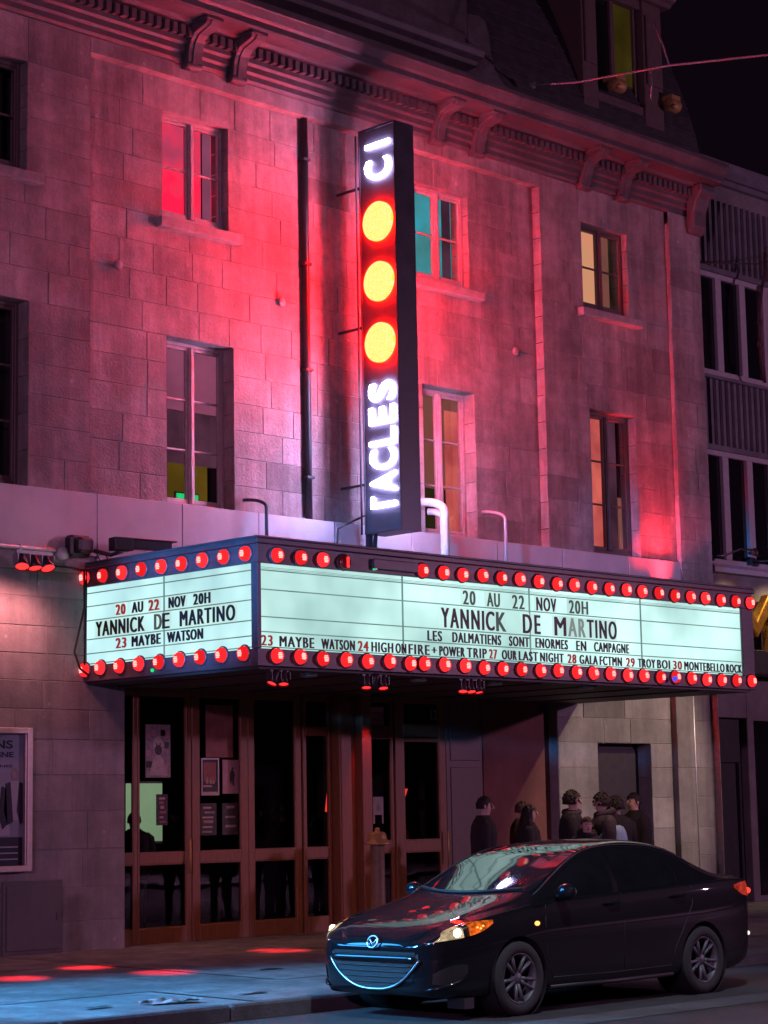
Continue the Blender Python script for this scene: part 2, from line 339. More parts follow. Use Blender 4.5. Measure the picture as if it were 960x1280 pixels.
    def build(s, name, mats, parent=None, loc=None, bevel=0.0, fix=True, angle=None):
        off = Vector(loc) if loc is not None else (WL[parent.name] if parent else Vector((0, 0, 0)))
        me = bpy.data.meshes.new(name)
        me.from_pydata([tuple(Vector(p)-off) for p in s.v], [], s.f)
        me.update()
        mats = [mats] if isinstance(mats, str) else mats
        for k in mats: me.materials.append(MATS[k])
        me.polygons.foreach_set('material_index', s.m); me.polygons.foreach_set('use_smooth', s.s)
        at = me.attributes.new('tone', 'FLOAT', 'FACE'); at.data.foreach_set('value', s.t)
        if fix:
            bm = bmesh.new(); bm.from_mesh(me); bmesh.ops.recalc_face_normals(bm, faces=bm.faces); bm.to_mesh(me); bm.free()
        if angle: me.set_sharp_from_angle(angle=R(angle))
        o = bpy.data.objects.new(name, me); COL.objects.link(o)
        if parent: o.parent = parent
        else: o.location = off
        if bevel:
            bv = o.modifiers.new('edge', 'BEVEL'); bv.width = bevel; bv.segments = 1; bv.limit_method = 'ANGLE'; bv.angle_limit = R(40)
        WL[o.name] = off
        return o
def kids(o): return [c for c in bpy.data.objects if c.parent == o]
def dup(o, loc=None, parent=None, rotz=None):
    c = o.copy(); COL.objects.link(c)
    if parent is not None: c.parent = parent
    if loc is not None: c.location = loc
    if rotz is not None: c.rotation_euler.z = rotz
    for ch in kids(o): dup(ch, None, c)
    return c
_GL = {}
def glyphs(txt, bold=0.0, sp=1.0, ext=0.5):
    key = (txt, bold, sp)
    if key in _GL: return _GL[key]
    cu = bpy.data.curves.new('lettering', 'FONT'); cu.body = txt; cu.offset = bold; cu.extrude = ext; cu.resolution_u = 4; cu.space_character = sp; cu.space_word = .8
    ob = bpy.data.objects.new('lettering', cu)
    me = bpy.data.meshes.new_from_object(ob)
    vs = np.array([v.co[:] for v in me.vertices]); fs = [list(p.vertices) for p in me.polygons]
    mn = vs.min(0); mx_ = vs.max(0); vs = (vs-mn)/np.maximum(mx_-mn, 1e-6)
    bpy.data.objects.remove(ob); bpy.data.curves.remove(cu); bpy.data.meshes.remove(me)
    _GL[key] = (vs, fs); return _GL[key]
def put_text(mb, txt, fn, mi=0, bold=0.02, sp=1.0):
    # fn maps unit (u along, v up, d depth) to a point
    vs, fs = glyphs(txt, bold, sp); mb.add([fn(*p) for p in vs], fs, mi)
# ------------------------------------------------------------------ ground, road, pavement
def flat(name, x0, x1, y0, y1, z0, z1, mat, nx=1, ny=1):
    mb = MB()
    rows = [[(x0+(x1-x0)*i/nx, y0+(y1-y0)*j/ny, z0+(z1-z0)*j/ny) for i in range(nx+1)] for j in range(ny+1)]
    mb.grid(rows, 0, False)
    return tag(mb.build(name, mat), kind='structure')
flat('ground', -900, 900, -900, 900, -0.03, -0.03, 'earth')
flat('road', -120, 160, 0.4, 14.06, 0.0, 0.0, 'asphalt')
flat('far_pavement', -120, 160, -7, 0.25, 0.13, 0.13, 'concrete')
mb = MB(); mb.box(-120, 160, 0.25, 0.42, -0.02, 0.134); tag(mb.build('far_curb', 'curb', bevel=0.015), kind='structure')
# pavement in slabs with joints
mb = MB(); x = -20.0
YS = [14.21, 15.7, 17.2, 18.75, 21.6]
def pz(y): return 0.13+0.07*(y-14.2)/6.4
while x < 60:
    for a, b in zip(YS[:-1], YS[1:]):
        e = random.uniform(-0.004, 0.004); t = random.uniform(0.82, 1.12)
        g = 0.006
        mb.add([(x+g, a+g, pz(a)+e), (x+1.62-g, a+g, pz(a)+e), (x+1.62-g, b-g, pz(b)+e), (x+g, b-g, pz(b)+e)], [(0, 1, 2, 3)], 0, False, t)
    x += 1.62
mb.add([(-120, 14.2, 0.112), (160, 14.2, 0.112), (160, 21.6, 0.188), (-120, 21.6, 0.188)], [(0, 1, 2, 3)], 1)
MATS['slab'] = pm('slab', (0.22, 0.22, 0.225), 0.85, nscale=2.2, namt=0.2, bump=0.35, bscale=60, dirt=0.3, spec=0.3, tone=True, streak=0.35)
tag(mb.build('pavement', ['slab', 'mortar']), kind='structure')
mb = MB(); x = -60.0
while x < 90:
    mb.box(x+0.006, x+1.8-0.006, 14.05, 14.2, -0.02, 0.133+random.uniform(-.004, .004)); x += 1.8
tag(mb.build('curb', 'curb', bevel=0.02), kind='structure')
# worn lane line and a patched trench in the road
mb = MB(); mb.add([(-120, 6.95, 0.004), (160, 6.95, 0.004), (160, 7.07, 0.004), (-120, 7.07, 0.004)], [(0, 1, 2, 3)])
tag(mb.build('lane_line', 'pale_paint'), kind='structure')
mb = MB(); mb.add([(6, 11.4, 0.004), (40, 11.2, 0.004), (40, 11.75, 0.004), (6, 11.9, 0.004)], [(0, 1, 2, 3)])
tag(mb.build('road_patch', 'curb'), kind='structure')

# ------------------------------------------------------------------ theatre building
B = thing('theatre_building', 'three storey grey stone theatre with a heavy bracketed cornice, lit windows and glazed timber doors', 'building', (19.5, 20.6, 0.15))
def free(x0, x1, z0, z1, holes):
    iv = [(x0, x1)]
    for (a, b, c, d) in holes:
        if c < z1-1e-4 and d > z0+1e-4:
            nv = []
            for (p, q) in iv:
                if b <= p or a >= q: nv.append((p, q)); continue
                if a > p: nv.append((p, a))
                if b < q: nv.append((b, q))
            iv = nv
    return iv
def block_wall(mb, x0, x1, zs, y, holes, wmin=0.5, wmax=1.05, depth=0.35, tmin=0.82, tmax=1.08, dark=0.05, jy=0.004):
    for z0, z1 in zip(zs[:-1], zs[1:]):
        for (a, b) in free(x0, x1, z0, z1, holes):
            mb.add([(a, y+0.006, z0), (b, y+0.006, z0), (b, y+0.006, z1), (a, y+0.006, z1)], [(0, 1, 2, 3)], 1)
            x = a
            while x < b-1e-3:
                wd = random.uniform(wmin, wmax)
                if b-(x+wd) < wmin*0.6: wd = b-x
                g = 0.0035; c = 0.005; f = y-random.uniform(0, jy)
                X0, X1, Z0, Z1 = x+g, x+wd-g, z0+g, z1-g
                t = random.uniform(tmin, tmax)
                if random.random() < dark: t *= 0.72
                j = lambda: random.uniform(-.002, .002)
                vs = [(X0, y+0.0065, Z0), (X1, y+0.0065, Z0), (X1, y+0.0065, Z1), (X0, y+0.0065, Z1),
                      (X0+c, f+j(), Z0+c), (X1-c, f+j(), Z0+c), (X1-c, f+j(), Z1-c), (X0+c, f+j(), Z1-c)]
                mb.add(vs, [(4, 5, 6, 7), (0, 1, 5, 4), (1, 2, 6, 5), (2, 3, 7, 6), (3, 0, 4, 7)], 0, False, t)
                x += wd
    for (a, b, c, d) in holes:
        if a >= x1 or b <= x0: continue
        yb = y+depth; yf = y+0.003; a2, b2 = max(a, x0), min(b, x1)
        mb.add([(a2, yf, d), (b2, yf, d), (b2, yb, d), (a2, yb, d)], [(0, 1, 2, 3)], 0)
        mb.add([(a2, yf, c), (b2, yf, c), (b2, yb, c), (a2, yb, c)], [(0, 1, 2, 3)], 0)
        if a >= x0:
            k = 5
            for i in range(k):
                p, q = c+(d-c)*i/k, c+(d-c)*(i+1)/k
                mb.add([(a, yf, p+.003), (a, yb, p+.003), (a, yb, q-.003), (a, yf, q-.003)], [(0, 1, 2, 3)], 0, False, random.uniform(.85, 1.1))
        if b <= x1:
            k = 5
            for i in range(k):
                p, q = c+(d-c)*i/k, c+(d-c)*(i+1)/k
                mb.add([(b, yf, p+.003), (b, yb, p+.003), (b, yb, q-.003), (b, yf, q-.003)], [(0, 1, 2, 3)], 0, False, random.uniform(.85, 1.1))
YR, YP, YQ = 20.68, 20.53, 20.45          # recess, pier and corner pier planes
ZS = [5.60]+[5.72+i*(7.95-5.72)/6 for i in range(7)]+[7.95+i*(9.52-7.95)/4 for i in range(1, 5)]+[9.52+i*(10.98-9.52)/4 for i in range(1, 5)]+[11.42]
WIN = {  # name: x0,x1,z0,z1
 'fl_up': (13.20, 14.33, 9.63, 11.045), 'fl_lo': (13.24, 14.37, 5.72, 8.015),
 'l_up': (16.57, 17.70, 9.52, 10.98), 'l_lo': (16.64, 17.77, 5.72, 7.95),
 'c_up': (21.30, 22.45, 9.52, 10.98), 'c_lo': (21.40, 22.50, 5.72, 7.95),
 'r_up': (24.95, 26.10, 9.63, 11.045), 'r_lo': (25.02, 26.17, 5.72, 8.015)}
H = list(WIN.values())
ZP = [5.60]+[5.72+i*(8.015-5.72)/6 for i in range(7)]+[8.015+i*(9.63-8.015)/4 for i in range(1, 5)]+[9.63+i*(11.045-9.63)/4 for i in range(1, 5)]+[11.62]
mb = MB()
block_wall(mb, 15.3, 23.95, ZS, YR, H)
block_wall(mb, 11.0, 15.3, ZP, YP, H)
block_wall(mb, 23.95, 27.13, ZP, YP, H)
block_wall(mb, 27.13, 27.98, [5.3, 5.6]+ZP[1:], YQ, [], 0.4, 0.86)
# returns of the recessed panel, and the lintel above it
k = 14
for i in range(k):
    p, q = 5.6+(11.42-5.6)*i/k, 5.6+(11.42-5.6)*(i+1)/k
    for xx in (23.95, 15.3):
        t = random.uniform(.9, 1.15)
        mb.add([(xx, YP+.004, p+.004), (xx, YR+.02, p+.004), (xx, YR+.02, q-.004), (xx, YP+.004, q-.004)], [(0, 1, 2, 3)], 0, False, t)
    mb.add([(27.13, YQ+.004, p+.004), (27.13, YP+.02, p+.004), (27.13, YP+.02, q-.004), (27.13, YQ+.004, q-.004)], [(0, 1, 2, 3)], 0, False, 1.0)
mb.add([(15.3, YP+.004, 11.42), (23.95, YP+.004, 11.42), (23.95, YR+.02, 11.42), (15.3, YR+.02, 11.42)], [(0, 1, 2, 3)], 0)
x = 15.3
while x < 23.9:
    wd = min(random.uniform(0.9, 1.5), 23.95-x)
    if 23.95-x-wd < .4: wd = 23.95-x
    mb.box(x+.003, x+wd-.003, YP, YR+.05, 11.424, 11.62, 0, random.uniform(.8, 1.1)); x += wd
mb.box(27.99, 28.0, YQ+.02, 27, 0.1, 11.9, 1)          # flank behind the neighbour
mb.build('upper_wall', ['stone', 'mortar'], B, fix=False)
mb = MB(); mb.box(11.0, 27.97, 21.25, 21.3, 3.45, 12.4); mb.build('backing_wall', 'interior', B)

# window sills that stand proud
def sill(x0, x1, z1, y, parent, h=0.15, p=0.14):
    s = MB(); s.prism([(y+0.02, z1-h), (y-p+.015, z1-h), (y-p, z1-h+.02), (y-p, z1-.02), (y+0.02, z1)], 'x', x0, x1)
    return s.build('sill', 'trim_stone', parent, bevel=0.008)
def window(key, y, fmat, curtain, rows, lit=None, sillx=None, inset=0.20):
    x0, x1, z0, z1 = WIN[key]; yf = y+inset; fw_ = 0.05; cx = (x0+x1)/2
    f = MB()
    f.box(x0, x0+fw_, yf, yf+.09, z0, z1); f.box(x1-fw_, x1, yf, yf+.09, z0, z1)
    f.box(x0+fw_, x1-fw_, yf, yf+.09, z1-fw_, z1); f.box(x0+fw_, x1-fw_, yf, yf+.09, z0, z0+.09)
    f.box(cx-.042, cx+.042, yf-.012, yf+.085, z0+.09, z1-fw_)
    f.box(cx-.02, cx+.02, yf-.026, yf-.012, z0+.09, z1-fw_)
    for a, b in ((x0+fw_, cx-.042), (cx+.042, x1-fw_)):
        for s0, s1 in ((a, a+.028), (b-.028, b)): f.box(s0, s1, yf+.012, yf+.07, z0+.09, z1-fw_)
        f.box(a+.028, b-.028, yf+.012, yf+.07, z0+.09, z0+.15); f.box(a+.028, b-.028, yf+.012, yf+.07, z1-fw_-.045, z1-fw_)
        for r in range(1, rows):
            zz = z0+.13+(z1-z0-.22)*r/rows; f.box(a+.028, b-.028, yf+.022, yf+.06, zz-.014, zz+.014)
    wo_ = f.build('window', fmat, B, bevel=0.006)
    for a, b in ((x0+fw_+.028, cx-.07), (cx+.07, x1-fw_-.028)):
        for r in range(rows):
            za = z0+.13+(z1-z0-.22)*r/rows+.01; zb = z0+.13+(z1-z0-.22)*(r+1)/rows-.01
            p = MB(); t = random.uniform(-.004, .004)
            p.add([(a, yf+.04, za), (b, yf+.04+t, za), (b, yf+.04+t, zb), (a, yf+.04, zb)], [(0, 1, 2, 3)])
            p.build('pane', 'pane_glass', wo_, fix=False)
    # hangings behind the glass; the coloured ones hold window light as emission
    for (a, b, c, d, mname, dy) in curtain:
        q = MB(); n_ = 14; rows_ = []
        for zz in (z0+(z1-z0)*c, z0+(z1-z0)*d):
            rows_.append([(x0+(x1-x0)*(a+(b-a)*i/n_), yf+.16+dy+.012*math.sin(i*2.1+a*9), zz) for i in range(n_+1)])
        q.grid(rows_); q.build('curtain', mname, wo_)
    if sillx: sill(sillx[0], sillx[1], z0-.005, y, wo_)
    return wo_
window('fl_up', YP, 'frame_brown', [(0, 1, 0, 1, 'interior', .25)], 2, sillx=(13.05, 14.5), inset=0.14)
window('fl_lo', YP, 'frame_brown', [(0, 1, 0, 1, 'interior', .3), (.45, .95, .1, .5, 'glow_olive', .2)], 3)
window('l_up', YR, 'frame_paint', [(0, .80, 0, 1.1, 'glow_red', .05), (.80, .92, .02, 1.1, 'glow_mauve', .0), (.92, 1.15, 0, 1.1, 'glow_red', .1)], 2, sillx=(16.45, 17.86), inset=0.1)
window('l_lo', YR, 'frame_paint', [(0, 1.1, .62, 1.1, 'glow_mauve', .1), (0, 1.1, .30, .62, 'glow_dusk', .12), (0, .96, 0, .34, 'glow_ochre', .15), (.86, 1, .3, .9, 'glow_ochre', .14)], 3)
window('c_up', YR, 'frame_paint', [(0, .80, 0, 1.1, 'glow_teal', .08), (.80, .94, 0, 1.1, 'glow_dusk', .05), (.94, 1.2, 0, 1.1, 'glow_teal', .15)], 2, sillx=(21.12, 22.66), inset=0.1)
window('c_lo', YR, 'frame_paint', [(0, 1.15, .36, 1.1, 'glow_beige', .1), (0, .8, 0, .36, 'glow_olive', .1), (.8, 1.1, .0, .9, 'glow_orange', .05)], 3)
window('r_up', YP, 'frame_brown', [(0, .74, 0, 1.1, 'glow_warm', .08), (.74, .94, 0, 1.1, 'glow_beige', .08), (.94, 1.2, 0, 1.1, 'glow_olive', .1)], 2, sillx=(24.80, 26.30), inset=0.11)
window('r_lo', YP, 'frame_brown', [(0, .78, 0, 1.1, 'glow_orange', .08), (.78, .92, 0, 1.1, 'glow_dusk', .05), (.92, 1.15, 0, .45, 'glow_beige', .1)], 3, inset=0.16)

# cornice: mouldings, dentils, brackets
mb = MB()
prof = [(20.60, 11.62), (20.49, 11.62), (20.46, 11.66), (20.46, 11.73), (20.42, 11.76), (20.42, 11.84), (20.38, 11.87), (20.38, 12.06), (20.33, 12.09), (20.25, 12.10),
        (20.22, 12.14), (19.94, 12.15), (19.92, 12.18), (19.92, 12.26), (19.88, 12.29), (19.82, 12.38), (19.80, 12.40), (19.80, 12.46), (20.60, 12.62)]
mb.prism(prof, 'x', 11.0, 28.02)
cn = mb.build('cornice', 'cornice_paint', B)
mb = MB(); x = 11.05
while x < 27.9:
    mb.box(x, x+.075, 20.285, 20.40, 11.93, 12.065); x += .135
dn = mb.build('dentil_course', 'cornice_paint', cn)
def bracket(x):
    b = MB(); wd = 0.24
    poly = [(20.56, 11.56), (20.46, 11.54), (20.40, 11.58), (20.385, 11.66), (20.37, 11.78), (20.33, 11.90), (20.25, 11.985), (20.12, 12.02), (20.02, 12.05), (19.985, 12.10), (19.985, 12.148), (20.56, 12.148)]
    b.prism(poly, 'x', x-wd/2, x+wd/2)
    b.prism([(p[0]-.012 if p[0] < 20.5 else p[0], p[1]-.012) for p in poly[1:11]]+[(20.5, 12.10)], 'x', x-.05, x+.05)
    b.lathe([(0.0, -wd/2-.012), (.055, -wd/2-.012), (.06, -wd/2), (.06, wd/2), (.055, wd/2+.012), (0, wd/2+.012)], (x, 20.44, 11.60), (1, 0, 0), 14)
    b.box(x-wd/2-.02, x+wd/2+.02, 19.96, 20.3, 12.10, 12.147)
    b.build('bracket', 'cornice_paint', cn, bevel=0.006)
for x in (12.9, 13.65, 16.90, 17.68, 21.58, 22.45, 24.97, 25.94): bracket(x)
mb = MB(); mb.prism([(20.44, 11.30), (20.36, 11.34), (20.30, 11.45), (20.28, 11.7), (20.2, 11.9), (20.1, 12.0), (20.1, 12.14), (20.44, 12.14)], 'x', 27.62, 28.0)
mb.build('corner_block', 'cornice_paint', cn, bevel=0.03)

# fascia band of sheet metal panels over the shop front
mb = MB(); xs = [11.0, 12.6, 15.37, 16.72, 18.02, 19.4, 20.9, 22.7, 24.2, 25.8, 27.32]
for a, b in zip(xs[:-1], xs[1:]): mb.box(a+.006, b-.006, 20.47+random.uniform(0, .012), 20.66, 4.94 if b < 16 else 4.4, 5.72, 0, random.uniform(.9, 1.1))
mb.box(11, 27.32, 20.56, 20.67, 4.4, 5.70, 1)
mb.build('fascia_band', ['fascia_metal', 'mortar'], B, bevel=0.004)
mb = MB(); mb.box(11, 15.35, 20.485, 20.55, 4.72, 4.935); mb.build('fascia_base', 'trim_stone', B, bevel=0.006)

# ground floor stonework
ZL = [0.12, 0.55, 0.95, 1.40, 1.85, 2.28, 2.70, 3.06, 3.40, 3.72, 4.05, 4.40, 4.72]
mb = MB()
block_wall(mb, 11.0, 15.84, ZL, YP, [], 0.75, 1.15, tmin=.85, tmax=1.08, dark=.03)
mb.add([(15.84, YP+.004, .12), (15.84, 20.95, .12), (15.84, 20.95, 4.72), (15.84, YP+.004, 4.72)], [(0, 1, 2, 3)], 0)
mb.build('ground_wall', ['ashlar', 'mortar'], B, fix=False); mb = MB()
ZR = [0.12, 0.55, 1.0, 1.45, 1.93, 2.40, 2.78, 3.16, 3.60, 4.0, 4.45]
DW = (25.03, 26.34, 0.12, 2.78)
block_wall(mb, 24.1, 26.90, ZR, 20.60, [DW], 0.6, 1.1, tmin=.85, tmax=1.1, dark=.03)
block_wall(mb, 27.36, 28.02, ZR, 20.60, [], 0.6, 0.7)
block_wall(mb, 26.90, 27.36, [0.12, 1.2, 2.4, 3.6, 4.45], 20.50, [], 0.46, 0.5, tmin=.7, tmax=.85)
mb.add([(26.9, 20.503, .12), (26.9, 20.62, .12), (26.9, 20.62, 4.45), (26.9, 20.503, 4.45)], [(0, 1, 2, 3)], 0)
mb.build('ground_wall', ['ashlar', 'mortar'], B, fix=False)
mb = MB(); mb.box(25.03, 26.34, 20.86, 20.92, .15, 2.78); mb.box(25.12, 26.25, 20.835, 20.858, .2, 2.70)
dd = mb.build('side_door', 'black_paint', B, bevel=0.005)
mb = MB(); mb.tube([(25.22, 20.80, 1.1), (25.22, 20.80, 1.32)], .014); mb.build('handle', 'galv', dd)
mb = MB(); mb.box(22.62, 24.1, 20.78, 20.95, .12, 4.45); mb.build('porch_wall', 'maroon_wall', B)
mb = MB(); mb.box(24.09, 24.1, 20.6, 20.78, .12, 4.45); mb.build('porch_return', 'ashlar', B)

# timber and glass doors
YD = 20.80
def leaf(x0, x1, z0, z1, rails, name='door', st=.06, bottom=.20, mid=None, panes=True, y=YD):
    d = MB(); d.box(x0, x0+st, y, y+.055, z0, z1); d.box(x1-st, x1, y, y+.055, z0, z1)
    zz = [z0]+[r for r in rails]+[z1]
    d.box(x0+st, x1-st, y, y+.055, z0, z0+bottom)
    segs = []; lo = z0+bottom
    for (ra, rb) in rails:
        d.box(x0+st, x1-st, y, y+.055, ra, rb); segs.append((lo, ra)); lo = rb
    d.box(x0+st, x1-st, y, y+.055, z1-.07, z1); segs.append((lo, z1-.07))
    o = d.build(name, 'door_wood', B, bevel=0.006)
    for (a, b) in segs:
        p = MB(); p.add([(x0+st, y+.03, a), (x1-st, y+.031, a), (x1-st, y+.031, b), (x0+st, y+.03, b)], [(0, 1, 2, 3)])
        p.build('glass_pane', 'door_glass', o)
        bd = MB()
        for (q0, q1, r0, r1) in ((x0+st, x0+st+.012, a, b), (x1-st-.012, x1-st, a, b), (x0+st+.012, x1-st-.012, a, a+.012), (x0+st+.012, x1-st-.012, b-.012, b)): bd.box(q0, q1, y+.008, y+.027, r0, r1)
        bd.build('bead', 'door_wood', o)
    return o
RL = [(1.18, 1.32)]
leaf(15.85, 16.245, .19, 3.36, RL)
dl = leaf(16.25, 17.06, .19, 3.36, RL, st=.025)
MB().tube([(17.045, 20.74, 1.05), (17.045, 20.74, 1.5)], .015).build('pull_handle', 'brass', dl)
leaf(17.13, 18.075, .20, 3.36, RL, st=.12)
leaf(18.08, 19.02, .20, 3.36, RL, st=.10)
leaf(19.06, 19.58, .20, 3.36, [(1.18, 1.32), (2.83, 2.93)], st=.05)
leaf(20.10, 20.78, .22, 3.38, [(1.22, 1.38), (2.80, 2.96)], st=.05)
dr = leaf(20.86, 21.84, .22, 3.38, [(1.22, 1.38), (2.77, 2.80), (2.84, 3.0)], st=.13)
MB().tube([(21.78, 20.73, 1.05), (21.78, 20.73, 1.5)], .015).build('pull_handle', 'brass', dr)
mb = MB(); mb.box(15.84, 22.64, 20.79, 20.87, 3.38, 3.52); mb.box(17.066, 17.125, 20.815, 20.86, .19, 3.37); mb.box(20.785, 20.855, 20.77, 20.86, .2, 3.37)
mb.box(15.84, 22.64, 20.77, 20.789, 3.36, 3.39)
mb.build('door_frame', 'door_wood', B, bevel=0.006)
mb = MB(); mb.box(21.85, 22.62, 20.80, 20.88, .2, 3.38); mb.box(21.93, 22.54, 20.785, 20.798, .35, 2.4); mb.box(21.93, 22.54, 20.785, 20.798, 2.5, 3.25)
mb.build('closed_panel', 'frame_brown', B, bevel=0.006)
mb = MB(); mb.box(15.84, 17.07, 20.70, 20.86, .14, .188); mb.box(17.12, 19.6, 20.70, 20.86, .14, .196); mb.box(20.1, 22.62, 20.70, 20.86, .14, .212)
mb.build('threshold', 'threshold', B, bevel=0.006)
mb = MB(); mb.box(19.60, 19.90, 20.66, 20.86, .14, 3.52); mb.box(19.9, 20.08, 20.52, 20.84, .14, 3.58); mb.box(19.62, 19.88, 20.645, 20.658, .3, 3.3)
mb.build('door_post', 'door_wood', B, bevel=0.008)
# lobby behind the glass
mb = MB()
for (q) in [((15.8, 25, .15), (23, 25, .15), (23, 25, 3.6), (15.8, 25, 3.6)), ((15.8, 20.9, .15), (15.8, 25, .15), (15.8, 25, 3.6), (15.8, 20.9, 3.6)),
            ((23, 20.9, .15), (23, 25, .15), (23, 25, 3.6), (23, 20.9, 3.6)), ((15.8, 20.9, 3.53), (23, 20.9, 3.53), (23, 25, 3.53), (15.8, 25, 3.53)), ((15.8, 20.87, .206), (23, 20.87, .206), (23, 25, .206), (15.8, 25, .206))]:
    mb.add(q, [(0, 1, 2, 3)])
mb.build('lobby', 'interior', B)

# roof, attic and dormers
mb = MB()
rows = []
for i in range(8):
    t = i/7; y = 20.35+1.3*t**1.4; z = 12.58+3.4*t
    rows.append([(11, y, z), (28.0, y, z)])
mb.grid(rows, 0, False); mb.box(11, 28, 21.6, 27, 12.3, 15.98)
for z in np.arange(12.85, 15.9, .26):
    t = (z-12.58)/3.4; y = 20.35+1.3*t**1.4; mb.box(11, 28, y-.012, y+.03, z, z+.012)
rf = mb.build('roof', 'slate', B)
mb = MB(); mb.box(17.2, 22.2, 20.35, 22.0, 12.55, 16.2)
mb.prism([(20.4, 12.78), (20.12, 12.80), (20.08, 12.86), (19.98, 12.90), (19.95, 12.98), (19.95, 13.03), (20.4, 13.08)], 'x', 17.0, 22.15)
mb.box(17.15, 22.0, 20.22, 20.36, 13.081, 13.35)
at_ = mb.build('attic_storey', 'cornice_paint', rf, bevel=0.008)
mb = MB()
sc = [(22.2, 12.62), (23.15, 12.62), (23.10, 12.78), (22.95, 12.86), (22.82, 13.0), (22.74, 13.25), (22.70, 13.55), (22.62, 13.72), (22.45, 13.78), (22.2, 13.74)]
mb.prism(sc, 'y', 20.36, 20.62)
mb.build('attic_scroll', 'cornice_paint', rf, bevel=0.015)
# right hand dormer
mb = MB(); x0, x1 = 25.0, 27.1
mb.box(x0, x0+.38, 20.42, 21.8, 12.6, 15.15); mb.box(x1-.50, x1, 20.42, 21.8, 12.6, 15.15)
mb.box(x0+.38, x1-.50, 20.46, 21.8, 12.6, 13.30); mb.box(x0+.38, x1-.50, 20.46, 21.8, 15.0, 15.15)
mb.prism([(21.8, 15.151), (20.35, 15.151), (20.30, 15.2), (20.22, 15.24), (20.18, 15.32), (20.10, 15.36), (20.10, 15.46), (21.8, 15.7)], 'x', x0-.18, x1+.18)
mb.box(x0+.05, x0+.33, 20.38, 20.419, 13.7, 14.9); mb.box(x1-.45, x1-.05, 20.38, 20.419, 13.7, 14.9)
dm = mb.build('dormer', 'frame_brown', rf, bevel=0.01)
for xx in (x0+.72, x1+.08):
    b = MB(); b.lathe([(0, -.13), (.10, -.13), (.115, -.1), (.115, .1), (.10, .13), (0, .13)], (xx, 20.30, 13.42), (1, 0, 0), 16); b.box(xx-.12, xx+.12, 20.22, 20.5, 13.5, 13.58); b.ball((xx-.1, 20.2, 13.36), .05)
    b.build('scroll_foot', 'brass', dm)  # orange light on the feet is put into the brass colour
wn = MB(); wn.box(25.38, 25.47, 20.55, 20.62, 13.3, 15.0); wn.box(26.5, 26.6, 20.55, 20.62, 13.3, 15.0); wn.box(25.9, 25.99, 20.55, 20.62, 13.3, 15.0); wn.box(25.38, 26.6, 20.55, 20.62, 13.2, 13.32)
wd_ = wn.build('dormer_window', 'frame_brown', rf)
q = MB(); q.add([(25.47, 20.6, 13.3), (25.9, 20.6, 13.3), (25.9, 20.6, 15.0), (25.47, 20.6, 15.0)], [(0, 1, 2, 3)]); q.build('pane', 'dark_glass', wd_)
MATS['dormer_lit'] = em('dormer_lit', (0.034, 0.023, 0.004), 1.0, nscale=1.5, lo=.5, hi=1.0)
q = MB(); q.add([(25.99, 20.6, 13.3), (26.5, 20.6, 13.3), (26.5, 20.6, 15.0), (25.99, 20.6, 15.0)], [(0, 1, 2, 3)]); q.build('pane', 'dormer_lit', wd_)
tag(wd_, 'dormer sash with one dim yellow pane')

# ------------------------------------------------------------------ neighbour on the right
NB = thing('neighbour_building', 'darker neighbouring building with ribbed metal spandrels and bands of tall white framed windows', 'building', (30.5, 20.7, .15))
YN = 20.72
mb = MB(); mb.box(28.02, 38, YN+.3, 27, .15, 12.6); mb.box(28.02, 38, YN-.02, YN+.3, 4.36, 5.66); mb.box(28.02, 38, YN+.05, YN+.3, 12.2, 12.62)
mb.box(28.02, 28.10, YN-.02, YN+.3, .15, 3.93); mb.box(29.11, 38, YN-.02, YN+.3, .15, 3.93); mb.box(28.10, 29.11, YN-.02, YN+.3, 3.24, 3.93)
mb.box(27.99, 38, YN+.0, YN+.3, 5.66, 5.75)
mb.build('wall', 'neighbour_stone', NB, bevel=0.01)
def ribbed(z0, z1):
    m_ = MB(); x = 28.06; pts = []
    while x < 38:
        pts += [(x, YN+.06), (x+.05, YN+.06), (x+.075, YN-.01), (x+.145, YN-.01)]; x += .17
    rows = [[(a, b, z0) for a, b in pts], [(a, b, z1) for a, b in pts]]
    m_.grid(rows, 0, False); m_.build('ribbed_panel', 'neighbour_metal', NB)
ribbed(7.86, 9.0); ribbed(10.98, 12.22)
mb = MB(); mb.box(28.0, 38, YN-.12, YN+.3, 12.62, 12.92); mb.box(28.0, 38, YN-.06, YN+.2, 12.52, 12.619)
mb.box(28.0, 38, YN-.07, YN+.1, 10.88, 10.98); mb.box(28.0, 38, YN-.07, YN+.1, 9.0, 9.06); mb.box(28.0, 38, YN-.05, YN+.1, 7.76, 7.86)
mb.build('coping', 'neighbour_metal', NB, bevel=0.01)
def band(z0, z1):
    x = 28.10
    for k in range(6):
        f = MB(); a, b = x, x+.70*3
        f.box(a, b, YN-.03, YN+.06, z1-.09, z1); f.box(a, b, YN-.03, YN+.06, z0, z0+.10)
        for j in range(4):
            q0 = a+.70*j-(.0 if j == 0 else .085); q1 = q0+(.085 if j in (0, 3) else .17)
            f.box(q0, q1, YN-.03, YN+.06, z0+.10, z1-.09)
        w_ = f.build('window', 'neighbour_frame', NB, bevel=0.006)
        for j in range(3):
            p = MB(); q0 = a+.70*j+.085; p.add([(q0, YN+.03, z0+.1), (q0+.53, YN+.035, z0+.1), (q0+.53, YN+.035, z1-.09), (q0, YN+.03, z1-.09)], [(0, 1, 2, 3)])
            p.build('pane', 'dark_glass', w_)
        x = b+.001
        if x > 33: break
band(5.80, 7.76); band(9.06, 10.88)
mb = MB(); mb.prism([(YN, 5.66), (YN-.16, 5.66), (YN-.16, 5.74), (YN-.10, 5.80), (YN, 5.80)], 'x', 28.2, 38); mb.build('sill', 'neighbour_frame', NB, bevel=.006)
